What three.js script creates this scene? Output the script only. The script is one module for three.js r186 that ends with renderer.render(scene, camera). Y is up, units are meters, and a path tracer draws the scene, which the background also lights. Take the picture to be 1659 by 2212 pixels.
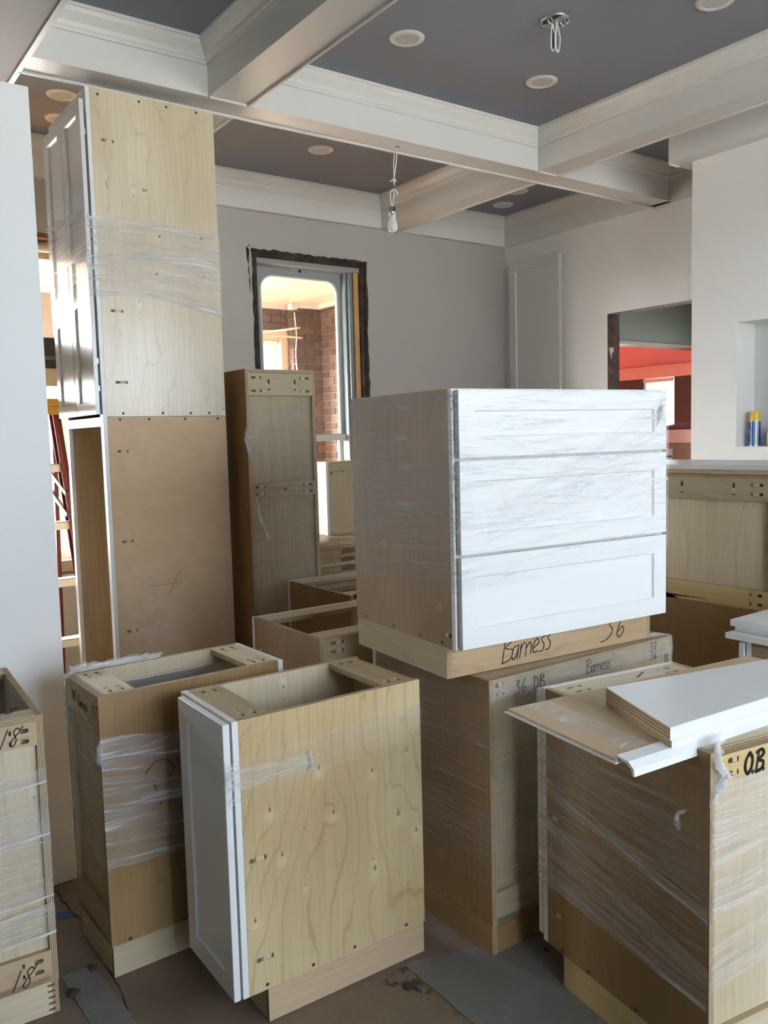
import * as THREE from 'three';
import { mergeGeometries } from 'three/addons/utils/BufferGeometryUtils.js';
import { RoundedBoxGeometry } from 'three/addons/geometries/RoundedBoxGeometry.js';

// ---------------------------------------------------------------- camera, sky, sun, exposure
const scene = new THREE.Scene();
const camera = new THREE.PerspectiveCamera(62.2, 1659 / 2212, 0.05, 200);
camera.position.set(0, 1.6203, 0);
camera.rotation.order = 'YXZ';
camera.rotation.set(THREE.MathUtils.degToRad(-5.0926), THREE.MathUtils.degToRad(-35.699), THREE.MathUtils.degToRad(-1.5375));
const SKY = 6.2, toSun = new THREE.Vector3(-15, 12.5, -15).normalize();
{ // bright hazy sky, brightest round the sun, even elsewhere
  const w = 256, h = 128, d = new Float32Array(w * h * 4), v = new THREE.Vector3();
  for (let j = 0; j < h; j++) for (let i = 0; i < w; i++) {
    const lat = ((j + 0.5) / h - 0.5) * Math.PI, lon = ((i + 0.5) / w - 0.5) * 2 * Math.PI;
    v.set(Math.cos(lat) * Math.cos(lon), Math.sin(lat), Math.cos(lat) * Math.sin(lon));
    const a = Math.acos(Math.min(1, v.dot(toSun))), glow = 13 * Math.exp(-((a / 0.75) ** 2)), k = (j * w + i) * 4;
    d[k] = SKY * (0.86 + glow * 0.97); d[k + 1] = SKY * (1.0 + glow * 0.97); d[k + 2] = SKY * (1.17 + glow * 0.95); d[k + 3] = 1;
  }
  const t = new THREE.DataTexture(d, w, h, THREE.RGBAFormat, THREE.FloatType);
  t.mapping = THREE.EquirectangularReflectionMapping; t.magFilter = THREE.LinearFilter; t.minFilter = THREE.LinearFilter; t.needsUpdate = true;
  scene.background = t;
}
const sun = new THREE.DirectionalLight(new THREE.Color().setRGB(1, 0.9, 0.74), 14);
sun.target.position.set(1.5, 0, -7.2); sun.position.copy(sun.target.position).addScaledVector(toSun, 25);
sun.castShadow = true;
Object.assign(sun.shadow.camera, { left: -12, right: 12, top: 12, bottom: -12, near: 0.5, far: 60 });
sun.shadow.mapSize.set(2048, 2048); sun.shadow.radius = 1;
scene.add(sun, sun.target); sun.name = 'sun';
const renderer = new THREE.WebGLRenderer({ antialias: true });
renderer.toneMapping = THREE.LinearToneMapping;
renderer.toneMappingExposure = 1.68;
renderer.shadowMap.enabled = true;

// ---------------------------------------------------------------- small helpers
let seedState = 7;
const rnd = () => { seedState = (seedState * 1664525 + 1013904223) >>> 0; return seedState / 4294967296; };
const rr = (a, b) => a + (b - a) * rnd();
const R = THREE.MathUtils.degToRad;
const names = {};
function numbered(n) {
  names[n] = (names[n] || 0) + 1;
  return names[n] === 1 ? n : n + '_' + String(names[n] - 1).padStart(3, '0');
}
function thing(name, label, category, [x, y, z] = [0, 0, 0], turn = 0, group) {
  const o = new THREE.Group(); o.name = numbered(name); scene.add(o);
  o.position.set(x, y, z); o.rotation.y = turn; o.userData = { label, category };
  if (group) o.userData.group = group;
  return o;
}
function structure(name, label) {
  const o = new THREE.Group(); o.name = name; scene.add(o);
  o.userData = { kind: 'structure', label };
  return o;
}
function obj(name, geos, m, parent, label) {
  const list = Array.isArray(geos) ? geos : [geos];
  const g = list.length === 1 ? list[0] : mergeGeometries(list.map(q => (q.index ? q.toNonIndexed() : q)), false);
  const o = new THREE.Mesh(g, m); o.name = name; o.castShadow = o.receiveShadow = true;
  if (label) o.userData.label = label;
  parent.add(o);
  return o;
}
const each = (name, geos, m, parent, label) => geos.map(g => obj(name, g, m, parent, label));
// box uv in metres, by the way each face points
function metricUV(g, du = 0, dv = 0, swap = false) {
  if (g.index) g = g.toNonIndexed();
  g.computeVertexNormals();
  const p = g.attributes.position, n = g.attributes.normal, uv = new Float32Array(p.count * 2);
  for (let i = 0; i < p.count; i++) {
    const ax = Math.abs(n.getX(i)), ay = Math.abs(n.getY(i)), az = Math.abs(n.getZ(i));
    let a, b;
    if (ax >= ay && ax >= az) { a = p.getZ(i); b = p.getY(i); } else if (ay >= az) { a = p.getX(i); b = p.getZ(i); } else { a = p.getX(i); b = p.getY(i); }
    if (swap) [a, b] = [b, a];
    uv[2 * i] = a + du; uv[2 * i + 1] = b + dv;
  }
  g.setAttribute('uv', new THREE.BufferAttribute(uv, 2));
  return g;
}
const box = (x0, x1, y0, y1, z0, z1, swap = false) => metricUV(new THREE.BoxGeometry(x1 - x0, y1 - y0, z1 - z0).translate((x0 + x1) / 2, (y0 + y1) / 2, (z0 + z1) / 2), 0, 0, swap);
const rbox = (x0, x1, y0, y1, z0, z1, r = 0.0015) => metricUV(new RoundedBoxGeometry(x1 - x0, y1 - y0, z1 - z0, 1, r).translate((x0 + x1) / 2, (y0 + y1) / 2, (z0 + z1) / 2));
const cyl = (r0, r1, h, x, y, z, n = 20) => new THREE.CylinderGeometry(r0, r1, h, n).translate(x, y, z);
const tube = (pts, r, n = 24) => new THREE.TubeGeometry(new THREE.CatmullRomCurve3(pts.map(p => new THREE.Vector3(...p))), n, r, 7);

// ---------------------------------------------------------------- noise and textures
const hash = (x, y, s) => { let h = Math.imul(x, 374761393) + Math.imul(y, 668265263) + Math.imul(s, 974634221); h = Math.imul(h ^ (h >>> 13), 1274126177); return ((h ^ (h >>> 16)) >>> 0) / 4294967296; };
function vn(x, y, s = 0) {
  const xi = Math.floor(x), yi = Math.floor(y); let fx = x - xi, fy = y - yi;
  fx = fx * fx * (3 - 2 * fx); fy = fy * fy * (3 - 2 * fy);
  const a = hash(xi, yi, s), b = hash(xi + 1, yi, s), c = hash(xi, yi + 1, s), d = hash(xi + 1, yi + 1, s);
  return a + (b - a) * fx + (c - a) * fy + (a - b - c + d) * fx * fy;
}
const fbm = (x, y, s = 0, o = 3) => { let v = 0, a = 0.5, t = 0; for (let i = 0; i < o; i++) { v += a * vn(x, y, s + i * 17); t += a; a *= 0.5; x *= 2.03; y *= 2.03; } return v / t; };
const cl = (v, a = 0, b = 1) => Math.min(b, Math.max(a, v));
const sm = (a, b, v) => { const t = cl((v - a) / (b - a)); return t * t * (3 - 2 * t); };
function dataTex(w, h, f, srgb = true, wrap = THREE.MirroredRepeatWrapping, repeat) {
  const d = new Uint8Array(w * h * 4);
  for (let j = 0; j < h; j++) for (let i = 0; i < w; i++) {
    const c = f((i + 0.5) / w, (j + 0.5) / h), k = (j * w + i) * 4;
    d[k] = cl(c[0]) * 255; d[k + 1] = cl(c[1]) * 255; d[k + 2] = cl(c[2]) * 255; d[k + 3] = 255;
  }
  const t = new THREE.DataTexture(d, w, h);
  t.magFilter = THREE.LinearFilter; t.minFilter = THREE.LinearMipmapLinearFilter; t.generateMipmaps = true;
  t.wrapS = t.wrapT = wrap; if (srgb) t.colorSpace = THREE.SRGBColorSpace;
  if (repeat) t.repeat.set(...repeat);
  t.needsUpdate = true;
  return t;
}
const mix3 = (a, b, t) => [a[0] + (b[0] - a[0]) * t, a[1] + (b[1] - a[1]) * t, a[2] + (b[2] - a[2]) * t];
const rgb = (r, g, b) => [r / 255, g / 255, b / 255];
// rotary-cut veneer: growth lines that wander, fibres, flecks, knots [u, v, size] in metres
function veneer({ px = 768, py = 1024, mw = 0.8, mh = 1.1, light, dark, line, s = 1, lines = 0.5, mottle = 1, knots = [], flecks = 0.5, open = false, ringy = 1 }) {
  return dataTex(px, py, (a, b) => {
    const u = a * mw, v = b * mh;
    let t = (u + 0.05 * fbm(u * 4, v * 1.1, s, 3)) * 7 * ringy + 5 * ringy * fbm(u * 1.7, v * 0.75, s + 5, 3) + 0.9 * fbm(u * 13, v * 5, s + 8, 2) + 0.12 * fbm(u * 40, v * 30, s + 9, 2);
    let pale = 0, dk = 0, ring = 0;
    for (const [ku, kv, ks] of knots) {
      const dx = u - ku, dy = v - kv, far = Math.hypot(dx * 1.35, dy * 0.6);
      t += 0.75 * Math.exp(-(far * far) / (0.0012 * ks * ks + 0.0005)) * (0.6 + 0.8 * vn(u * 30, v * 18, s + 71));
      const q = Math.hypot(dx * 1.5, dy);
      pale = Math.max(pale, Math.exp(-(((dx * 1.1) ** 2 + (dy + 0.016) ** 2) / (0.00045 * ks))) );
      dk = Math.max(dk, Math.exp(-(q * q) / (0.000009 * ks * ks)));
      ring = Math.max(ring, Math.exp(-(((q - 0.0052 * ks) / 0.0013) ** 2)) * 0.85);
      dk = Math.max(dk, 0.75 * Math.exp(-((dx / 0.0012) ** 2)) * (dy > 0 && dy < 0.012 * ks ? 1 : 0));
    }
    const f = t - Math.floor(t), ln = Math.exp(-((Math.min(f, 1 - f) / 0.055) ** 2)), side = f;
    const m = fbm(u * 3.2, v * 1.5, s + 21, 3), fib = vn(u * 420, v * 9, s + 31) - 0.5, fib2 = vn(u * 130, v * 3, s + 33) - 0.5;
    let c = mix3(light, dark, cl((m - 0.5) * 1.5 * mottle + 0.4 + 0.22 * (side - 0.5) * lines));
    c = mix3(c, line, cl(ln * lines * (0.35 + 0.65 * vn(u * 9, v * 5, s + 44))));
    const fl = vn(u * 95, v * 21, s + 51); if (fl > 0.93) c = mix3(c, line, (fl - 0.93) * 8 * flecks);
    const k = 1 + 0.05 * fib + 0.045 * fib2;
    c = [c[0] * k, c[1] * k, c[2] * k];
    c = mix3(c, [Math.min(1, light[0] * 1.1), Math.min(1, light[1] * 1.12), light[2] * 1.16], pale * 0.55);
    c = mix3(c, [0.3, 0.19, 0.09], cl(Math.max(dk, ring)) * 0.85);
    return c;
  }, true, open ? THREE.ClampToEdgeWrapping : THREE.MirroredRepeatWrapping, [1 / mw, 1 / mh]);
}
const T = {};
T.birch = veneer({ light: rgb(215, 200, 170), dark: rgb(199, 181, 148), line: rgb(172, 145, 108), s: 3, lines: 0.3, mottle: 1.2, knots: [[0.21, 0.33, 0.6], [0.63, 0.85, 0.5]] });
T.honey = veneer({ light: rgb(166, 134, 90), dark: rgb(143, 112, 72), line: rgb(116, 86, 54), s: 9, lines: 0.22, mottle: 1.5, knots: [[0.3, 0.38, 0.7], [0.62, 0.21, 0.6]], flecks: 0.3 });
T.knotty = veneer({ px: 1100, py: 1420, mw: 0.62, mh: 0.8, light: rgb(210, 188, 146), dark: rgb(191, 162, 115), line: rgb(150, 112, 70), s: 15, lines: 0.42, mottle: 1.2, flecks: 0.7, open: true, ringy: 2.3,
  knots: [[0.363, 0.589, 0.8], [0.522, 0.509, 1.05], [0.182, 0.535, 0.7], [0.319, 0.445, 0.9], [0.489, 0.371, 0.8], [0.091, 0.377, 1.1], [0.579, 0.21, 0.8], [0.025, 0.306, 0.9], [0.181, 0.232, 1.1], [0.186, 0.263, 0.4], [0.055, 0.566, 0.5], [0.42, 0.26, 0.2]] });
T.mdf = dataTex(512, 512, (a, b) => {
  const n = fbm(a * 14, b * 14, 61, 4), f = vn(a * 300, b * 300, 62), d = fbm(a * 3.1, b * 3.1, 66, 3);
  return mix3(rgb(204, 180, 147), rgb(194, 168, 134), cl(n * 1.2 - 0.1 + 0.25 * (f - 0.5))).map((v, i) => v + 0.05 * (d - 0.5) * (i === 2 ? 1.3 : 1));
}, true, THREE.MirroredRepeatWrapping, [1 / 0.7, 1 / 0.7]);
T.dustyMdf = dataTex(640, 1280, (a, b) => {
  const u = a * 0.65, v = b * 1.75;
  const n = fbm(u * 18, v * 18, 61, 4), f = vn(u * 500, v * 500, 62);
  let c = mix3(rgb(214, 186, 152), rgb(204, 174, 140), cl(n * 1.2 - 0.1 + 0.25 * (f - 0.5)));
  const patch = (pu, pv, su, sv) => Math.exp(-(((u - pu) / su) ** 2) - (((v - pv) / sv) ** 2));
  const dust = cl(patch(0.36, 0.72, 0.15, 0.12) + 0.8 * patch(0.5, 0.8, 0.1, 0.2) + 0.9 * patch(0.06, 0.6, 0.03, 0.05)) * cl(fbm(u * 22, v * 22, 71, 3) * 2.2 - 0.6);
  c = mix3(c, rgb(216, 200, 190), dust * 0.6);
  return c;
}, true, THREE.ClampToEdgeWrapping, [1 / 0.65, 1 / 1.75]);
// plywood edge: u runs across the plies (one sheet = 1), v along the edge in metres
T.ply = dataTex(96, 512, (a, b) => {
  const plies = 7, k = Math.floor(a * plies + 0.18 * (fbm(b * 9, 3, 81, 2) - 0.5)), odd = ((k % 2) + 2) % 2;
  const n = vn(a * 60, b * 90, 82) - 0.5, gap = hash(k, Math.floor(b * 11), 83) > 0.93 ? 0.5 : 0;
  return mix3(odd ? rgb(150, 122, 88) : rgb(214, 194, 158), rgb(92, 70, 48), cl(gap * odd + 0.14 + 0.25 * n));
}, true, THREE.RepeatWrapping, [1, 1 / 0.6]);
T.kraft = dataTex(1024, 1024, (a, b) => {
  const u = a * 3, v = b * 3, n = fbm(u * 6, v * 6, 91, 4), f = vn(u * 150, v * 150, 92);
  return mix3(rgb(136, 119, 102), rgb(112, 96, 81), cl(n + 0.3 * (f - 0.5)));
}, true, THREE.MirroredRepeatWrapping, [1 / 3, 1 / 3]);
// dried brown scuffs and spatter on the floor paper in front of the knotty cabinet: they have torn, streaky outlines
T.stained = dataTex(1024, 1024, (a, b) => {
  const u = a * 1.2, v = b * 1.2, n = fbm(u * 7, v * 7, 91, 4), f = vn(u * 170, v * 170, 92);
  let c = mix3(rgb(138, 121, 101), rgb(114, 98, 81), cl(n + 0.3 * (f - 0.5)));
  const p = u * 0.93 + v * 0.36, q = -u * 0.36 + v * 0.93;
  const big = fbm(u * 4.3, v * 4.3, 94, 2), streak = fbm(p * 14, q * 120, 95, 3), spot = fbm(u * 42, v * 42, 96, 2);
  const st = sm(0.02, 0.1, big * 0.75 + streak * 0.6 - 0.83) * 0.9 + sm(0.66, 0.72, spot) * sm(0.42, 0.55, big) * 0.85;
  return mix3(c, rgb(66, 49, 38), cl(st));
}, true, THREE.MirroredRepeatWrapping, [1 / 1.2, 1 / 1.2]);
T.greyPaper = dataTex(512, 512, (a, b) => {
  const n = fbm(a * 6, b * 6, 101, 4), f = vn(a * 130, b * 130, 102), sc = vn(a * 5 + b * 40, b * 3 - a * 30, 103);
  return mix3(rgb(132, 128, 124), rgb(114, 111, 107), cl(n + 0.35 * (f - 0.5))).map(v => v + (sc > 0.96 ? 0.06 : 0));
}, true, THREE.MirroredRepeatWrapping, [1 / 0.9, 1 / 0.9]);
T.brush = dataTex(256, 256, (a, b) => { const n = 0.5 + 0.5 * (fbm(a * 60, b * 6, 111, 3) - 0.5); return [n, n, n]; }, false, THREE.MirroredRepeatWrapping, [2, 2]);
T.paintGrain = dataTex(256, 256, (a, b) => { const n = vn(a * 90, b * 90, 121) * 0.6 + vn(a * 30, b * 30, 122) * 0.4; return [n, n, n]; }, false, THREE.MirroredRepeatWrapping, [4, 4]);
T.plaster = dataTex(512, 512, (a, b) => {
  const n = fbm(a * 9, b * 9, 131, 4), f = vn(a * 120, b * 120, 132);
  return mix3(rgb(82, 70, 58), rgb(40, 34, 29), cl(n * 1.6 - 0.3 + 0.4 * (f - 0.5)));
}, true, THREE.MirroredRepeatWrapping, [2, 2]);
T.brickFace = dataTex(256, 256, (a, b) => {
  const n = fbm(a * 7, b * 7, 141, 4), f = vn(a * 80, b * 80, 142);
  return mix3(rgb(112, 88, 74), rgb(70, 54, 46), cl(n * 1.4 - 0.2 + 0.3 * (f - 0.5)));
}, true, THREE.MirroredRepeatWrapping, [3, 3]);
T.pine = veneer({ px: 256, py: 512, mw: 0.4, mh: 0.8, light: rgb(214, 170, 116), dark: rgb(190, 140, 86), line: rgb(150, 100, 56), s: 25, lines: 0.45 });
// stretch film: opaque where it is bunched into strings, clear between
function filmTex(s, lo, hi, slant = 0, dense = 1) {
  return dataTex(768, 768, (a, b) => {
    const w = 0.012 * (fbm(a * 2.5, b * 2.5, s, 2) - 0.5), y = b + slant * (a - 0.5) + w, y2 = b + (slant * 0.2 - 0.06) * (a - 0.5) + w, y3 = b - slant * 0.6 * (a - 0.5);
    const fine = Math.pow(cl(vn(a * 2.6, y * 170 * dense, s + 2) * 1.25 - 0.25), 2.5), fine2 = Math.pow(cl(vn(a * 3.4, y2 * 120 * dense, s + 5) * 1.25 - 0.3), 3), cross = Math.pow(cl(vn(a * 1.6, y3 * 60 * dense, s + 7) * 1.3 - 0.45), 2.5);
    const bands = sm(0.3, 0.75, fbm(a * 0.7, y * 8, s + 3, 2)), bands2 = sm(0.35, 0.7, fbm(a * 0.9 + 4, y2 * 6, s + 4, 2));
    const v = lo + (hi - lo) * cl(0.75 * fine * (0.25 + bands) + 0.7 * fine2 * bands2 + 0.9 * cross + 0.12 * bands);
    return [v, v, v];
  }, false, THREE.MirroredRepeatWrapping);
}
const F1 = filmTex(201, 0.04, 0.5, 0.12), F2 = filmTex(231, 0.1, 0.75, -0.09, 0.8), F3 = filmTex(261, 0.02, 0.3, 0.08);

// ---------------------------------------------------------------- materials
const std = (o) => new THREE.MeshStandardMaterial({ roughness: 0.6, ...o });
const lin = (r, g, b) => new THREE.Color().setRGB(r, g, b);
const M = {
  birch: std({ map: T.birch, roughness: 0.5 }), honey: std({ map: T.honey, roughness: 0.5 }), knotty: std({ map: T.knotty, roughness: 0.42 }),
  paleBirch: std({ map: T.birch, color: lin(1.0, 1.0, 1.02), roughness: 0.5 }), pinkRail: std({ map: T.birch, color: lin(0.92, 0.8, 0.76), roughness: 0.55 }),
  dullBirch: std({ map: T.birch, color: lin(0.72, 0.68, 0.6), roughness: 0.5 }), yellowRail: std({ map: T.birch, color: lin(0.98, 0.88, 0.6), roughness: 0.5 }),
  toeTan: std({ map: T.birch, color: lin(0.85, 0.7, 0.58), roughness: 0.55 }), greyRail: std({ map: T.birch, color: lin(0.72, 0.7, 0.68), roughness: 0.5 }),
  mdf: std({ map: T.mdf, roughness: 0.75 }), dustyMdf: std({ map: T.dustyMdf, roughness: 0.75 }), ply: std({ map: T.ply, roughness: 0.8 }),
  darkPly: std({ map: T.ply, color: lin(0.6, 0.55, 0.5), roughness: 0.8 }),
  white: new THREE.MeshPhysicalMaterial({ color: lin(0.83, 0.83, 0.81), roughness: 0.3, bumpMap: T.paintGrain, bumpScale: 0.00003 }),
  gloss: new THREE.MeshPhysicalMaterial({ color: lin(0.76, 0.76, 0.73), roughness: 0.2, bumpMap: T.brush, bumpScale: 0.00012 }),
  panelWhite: new THREE.MeshPhysicalMaterial({ color: lin(0.8, 0.8, 0.78), roughness: 0.42, bumpMap: T.brush, bumpScale: 0.0001 }),
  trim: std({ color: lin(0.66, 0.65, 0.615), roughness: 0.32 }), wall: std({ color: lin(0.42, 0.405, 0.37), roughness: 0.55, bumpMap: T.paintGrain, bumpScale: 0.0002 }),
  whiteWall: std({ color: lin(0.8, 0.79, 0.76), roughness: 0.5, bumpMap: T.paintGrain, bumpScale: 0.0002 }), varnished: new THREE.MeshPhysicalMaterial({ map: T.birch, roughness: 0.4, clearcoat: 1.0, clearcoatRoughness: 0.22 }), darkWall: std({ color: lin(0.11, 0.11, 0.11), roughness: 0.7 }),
  ceiling: std({ color: lin(0.22, 0.235, 0.265), roughness: 0.7 }), soffit: std({ color: lin(0.33, 0.33, 0.34), roughness: 0.6 }),
  darkSteel: std({ color: lin(0.07, 0.08, 0.08), roughness: 0.35 }),
  black: std({ color: lin(0.02, 0.02, 0.02), roughness: 0.5 }), ink: std({ color: lin(0.025, 0.02, 0.022), roughness: 0.6 }), pencil: std({ color: lin(0.18, 0.13, 0.1), roughness: 0.7 }),
  kraft: std({ map: T.kraft, roughness: 0.6 }), stained: std({ map: T.stained, roughness: 0.6 }), greyPaper: std({ map: T.greyPaper, roughness: 0.5 }),
  blueTape: std({ color: lin(0.04, 0.11, 0.28), roughness: 0.6 }), darkFloor: std({ color: lin(0.09, 0.06, 0.045), roughness: 0.6 }), debris: std({ color: lin(0.05, 0.035, 0.025), roughness: 0.9 }),
  steel: std({ color: lin(0.5, 0.51, 0.52), metalness: 0.9, roughness: 0.35 }), wire: std({ color: lin(0.72, 0.72, 0.7), roughness: 0.4 }), blackWire: std({ color: lin(0.03, 0.03, 0.03), roughness: 0.5 }),
  lens: std({ color: lin(0.52, 0.49, 0.47), roughness: 0.35 }), bulb: new THREE.MeshPhysicalMaterial({ color: lin(0.68, 0.68, 0.68), roughness: 0.25 }),
  plaster: std({ map: T.plaster, roughness: 0.95 }), sash: std({ color: lin(0.3, 0.33, 0.33), roughness: 0.4 }), sashBlue: std({ color: lin(0.2, 0.25, 0.26), roughness: 0.5 }), cream: std({ color: lin(0.72, 0.7, 0.6), roughness: 0.35 }),
  pine: std({ map: T.pine, roughness: 0.7 }), brick: [1, 0.8, 1.2].map(k => std({ map: T.brickFace, color: lin(k, k * 0.97, k * 0.95), roughness: 0.9 })), mortar: std({ color: lin(0.26, 0.23, 0.2), roughness: 0.95 }),
  beadboard: std({ color: lin(0.76, 0.72, 0.64), roughness: 0.45 }), tan: std({ color: lin(0.55, 0.45, 0.32), roughness: 0.5 }), fanBlade: std({ color: lin(0.66, 0.5, 0.36), roughness: 0.4 }),
  redFibre: std({ color: lin(0.16, 0.012, 0.014), roughness: 0.35 }), yellow: std({ color: lin(0.5, 0.26, 0.03), roughness: 0.4 }), alu: std({ color: lin(0.62, 0.58, 0.5), metalness: 0.6, roughness: 0.4 }),
  green: std({ color: lin(0.007, 0.03, 0.016), roughness: 0.6 }), pink: std({ color: lin(0.85, 0.33, 0.29), roughness: 0.6 }), pinkTrim: std({ color: lin(0.8, 0.42, 0.33), roughness: 0.5 }),
  darkRed: std({ color: lin(0.07, 0.012, 0.012), roughness: 0.6 }), darkBrown: std({ color: lin(0.06, 0.04, 0.025), roughness: 0.5 }), slat: new THREE.MeshPhysicalMaterial({ color: lin(0.8, 0.74, 0.56), roughness: 0.6, transmission: 0.35, thickness: 0 }),
  card: std({ color: lin(0.3, 0.15, 0.1), roughness: 0.8 }), paper: std({ color: lin(0.7, 0.55, 0.52), roughness: 0.7 }), foam: std({ color: lin(0.75, 0.35, 0.37), roughness: 0.8 }),
  capYellow: std({ color: lin(0.75, 0.52, 0.05), roughness: 0.35 }), grass: std({ color: lin(0.1, 0.12, 0.05), roughness: 1 }), paving: std({ color: lin(0.38, 0.38, 0.37), roughness: 1 }),
  woodFloor: std({ map: T.pine, color: lin(0.8, 0.7, 0.6), roughness: 0.4 }),
  glass: new THREE.MeshPhysicalMaterial({ color: 0xffffff, roughness: 0.02, transmission: 1, thickness: 0, ior: 1.5 }),
};
const film = (t, tint = 0.86, rough = 0.16, bump = 0.00018) => new THREE.MeshPhysicalMaterial({ color: lin(tint, tint, tint), roughness: rough, transparent: true, alphaMap: t, bumpMap: t, bumpScale: bump, side: THREE.DoubleSide });
M.film1 = film(F1); M.film2 = film(F2); M.film3 = film(F3, 0.8, 0.25);
M.crumple = new THREE.MeshPhysicalMaterial({ color: lin(0.9, 0.9, 0.9), roughness: 0.08, transparent: true, opacity: 0.2, side: THREE.DoubleSide });

// ---------------------------------------------------------------- sheet goods
// a panel cut from a shape: faces take the face material with uv in metres, edges the ply edge
function uvGen(t, swap, off) {
  return {
    generateTopUV(g, v, a, b, c) { return [a, b, c].map(i => { const x = v[i * 3] + off[0], y = v[i * 3 + 1] + off[1]; return swap ? new THREE.Vector2(y, x) : new THREE.Vector2(x, y); }); },
    generateSideWallUV(g, v, a, b, c, d) {
      const along = Math.abs(v[a * 3] - v[b * 3]) > Math.abs(v[a * 3 + 1] - v[b * 3 + 1]) ? 0 : 1;
      return [a, b, c, d].map(i => new THREE.Vector2(v[i * 3 + 2] / t, v[i * 3 + along] + off[0]));
    },
  };
}
function slotPath(x, y, len, ang = 0, r = 0.0065) {
  const p = new THREE.Path(), c = Math.cos(ang), s = Math.sin(ang), at = (u, v) => [x + u * c - v * s, y + u * s + v * c];
  const pts = [];
  for (let i = 0; i <= 8; i++) { const a = Math.PI / 2 + Math.PI * i / 8; pts.push(at(Math.cos(a) * r, Math.sin(a) * r)); }
  pts.push(at(len, -r)); pts.push(at(len, r));
  p.setFromPoints(pts.map(q => new THREE.Vector2(...q)));
  return p;
}
function holePath(x, y, r = 0.0055) { const p = new THREE.Path(); p.absarc(x, y, r, 0, Math.PI * 2, true); return p; }
// o: holes [[x,y,r]], slots [[x,y,len,ang]], swap: grain along x, plane 'xy' | 'zy' | 'xz', at [x,y,z]; edge material
function slab(name, parent, w, h, t, face, { holes = [], slots = [], swap = false, plane = 'xy', at = [0, 0, 0], edge = M.ply, off, outline, label, low } = {}) {
  const sh = new THREE.Shape();
  (outline || [[0, 0], [w, 0], [w, h], [0, h]]).forEach((p, i) => (i ? sh.lineTo(...p) : sh.moveTo(...p)));
  sh.closePath();
  for (const q of holes) sh.holes.push(holePath(...q));
  for (const q of slots) sh.holes.push(slotPath(...q));
  const g = new THREE.ExtrudeGeometry(sh, { depth: t, bevelEnabled: false, curveSegments: 6, UVGenerator: uvGen(t, swap, off || [rr(0, 3), rr(0, 3)]) });
  const mats = [face, edge];
  if (low) { const n = g.groups[0].count, n2 = g.groups[1].count; g.clearGroups(); g.addGroup(0, n / 2, 2); g.addGroup(n / 2, n / 2, 0); g.addGroup(n, n2, 1); mats.push(low); }
  const o = new THREE.Mesh(g, mats); o.name = name; o.castShadow = o.receiveShadow = true;
  if (label) o.userData.label = label;
  if (plane === 'zy') o.rotation.y = Math.PI / 2;
  if (plane === 'xz') o.rotation.x = -Math.PI / 2;
  o.position.set(...at);
  parent.add(o);
  // the wooden plug left in each slot, and a backing that shuts every hole off behind
  const plugs = slots.map(([x, y, len, a = 0]) => { const g2 = new THREE.BoxGeometry(len * 0.5, 0.0118, t * 0.9); g2.rotateZ(a); return metricUV(g2.translate(x + Math.cos(a) * len * 0.6, y + Math.sin(a) * len * 0.6, t * 0.5)); });
  plugs.forEach(g2 => obj('slot_plug', g2, M.paleBirch, o));
  const backs = [...holes.map(([x, y]) => new THREE.BoxGeometry(0.018, 0.018, 0.002).translate(x, y, t * 0.25)), ...slots.map(([x, y, len, a = 0]) => { const g2 = new THREE.BoxGeometry(len + 0.02, 0.018, 0.002); g2.rotateZ(a); return g2.translate(x + Math.cos(a) * len / 2, y + Math.sin(a) * len / 2, t * 0.2); })];
  backs.forEach((g2, k) => obj('hole_bottom', g2, k < holes.length ? M.debris : M.darkPly, o));  // round holes: dark debris tone reused as painted shade inside the hole
  return o;
}
// shaker front in the xy plane, outer face at z = t, width w, height h, frame width f
function shaker(w, h, t = 0.02, f = 0.058, depth = 0.009) {
  const e = 0.0015, sl = 0.006;
  const ring = new THREE.Shape([[e, e], [w - e, e], [w - e, h - e], [e, h - e]].map(p => new THREE.Vector2(...p)));
  ring.holes.push(new THREE.Path([[f + e, f + e], [f + e, h - f - e], [w - f - e, h - f - e], [w - f - e, f + e]].map(p => new THREE.Vector2(...p))));
  const g1 = new THREE.ExtrudeGeometry(ring, { depth: t - 2 * e, bevelEnabled: true, bevelSize: e, bevelThickness: e, bevelSegments: 1 }).translate(0, 0, e);
  const z = t - depth, parts = [metricUV(g1), box(f - 0.004, w - f + 0.004, f - 0.004, h - f + 0.004, 0.002, z)];
  const quad = (a, b, c, d) => { const g = new THREE.BufferGeometry(); g.setAttribute('position', new THREE.BufferAttribute(new Float32Array([...a, ...b, ...c, ...a, ...c, ...d]), 3)); return metricUV(g); };
  const i0 = f, i1 = f + sl, x0 = w - f, x1 = w - f - sl, y0 = h - f, y1 = h - f - sl, zt = t - 0.003;
  parts.push(quad([i0, i0, zt], [x0, i0, zt], [x1, i1, z], [i1, i1, z]), quad([x0, i0, zt], [x0, y0, zt], [x1, y1, z], [x1, i1, z]), quad([x0, y0, zt], [i0, y0, zt], [i1, y1, z], [x1, y1, z]), quad([i0, y0, zt], [i0, i0, zt], [i1, i1, z], [i1, y1, z]));
  return parts.map(g => (g.index ? g.toNonIndexed() : g));
}
function shakerMesh(name, parent, w, h, x, y, z, turn = 0, m = M.white, f = 0.058) {
  const o = obj(name, shaker(w, h, 0.02, f), m, parent); o.position.set(x, y, z); o.rotation.y = turn; return o;
}

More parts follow.
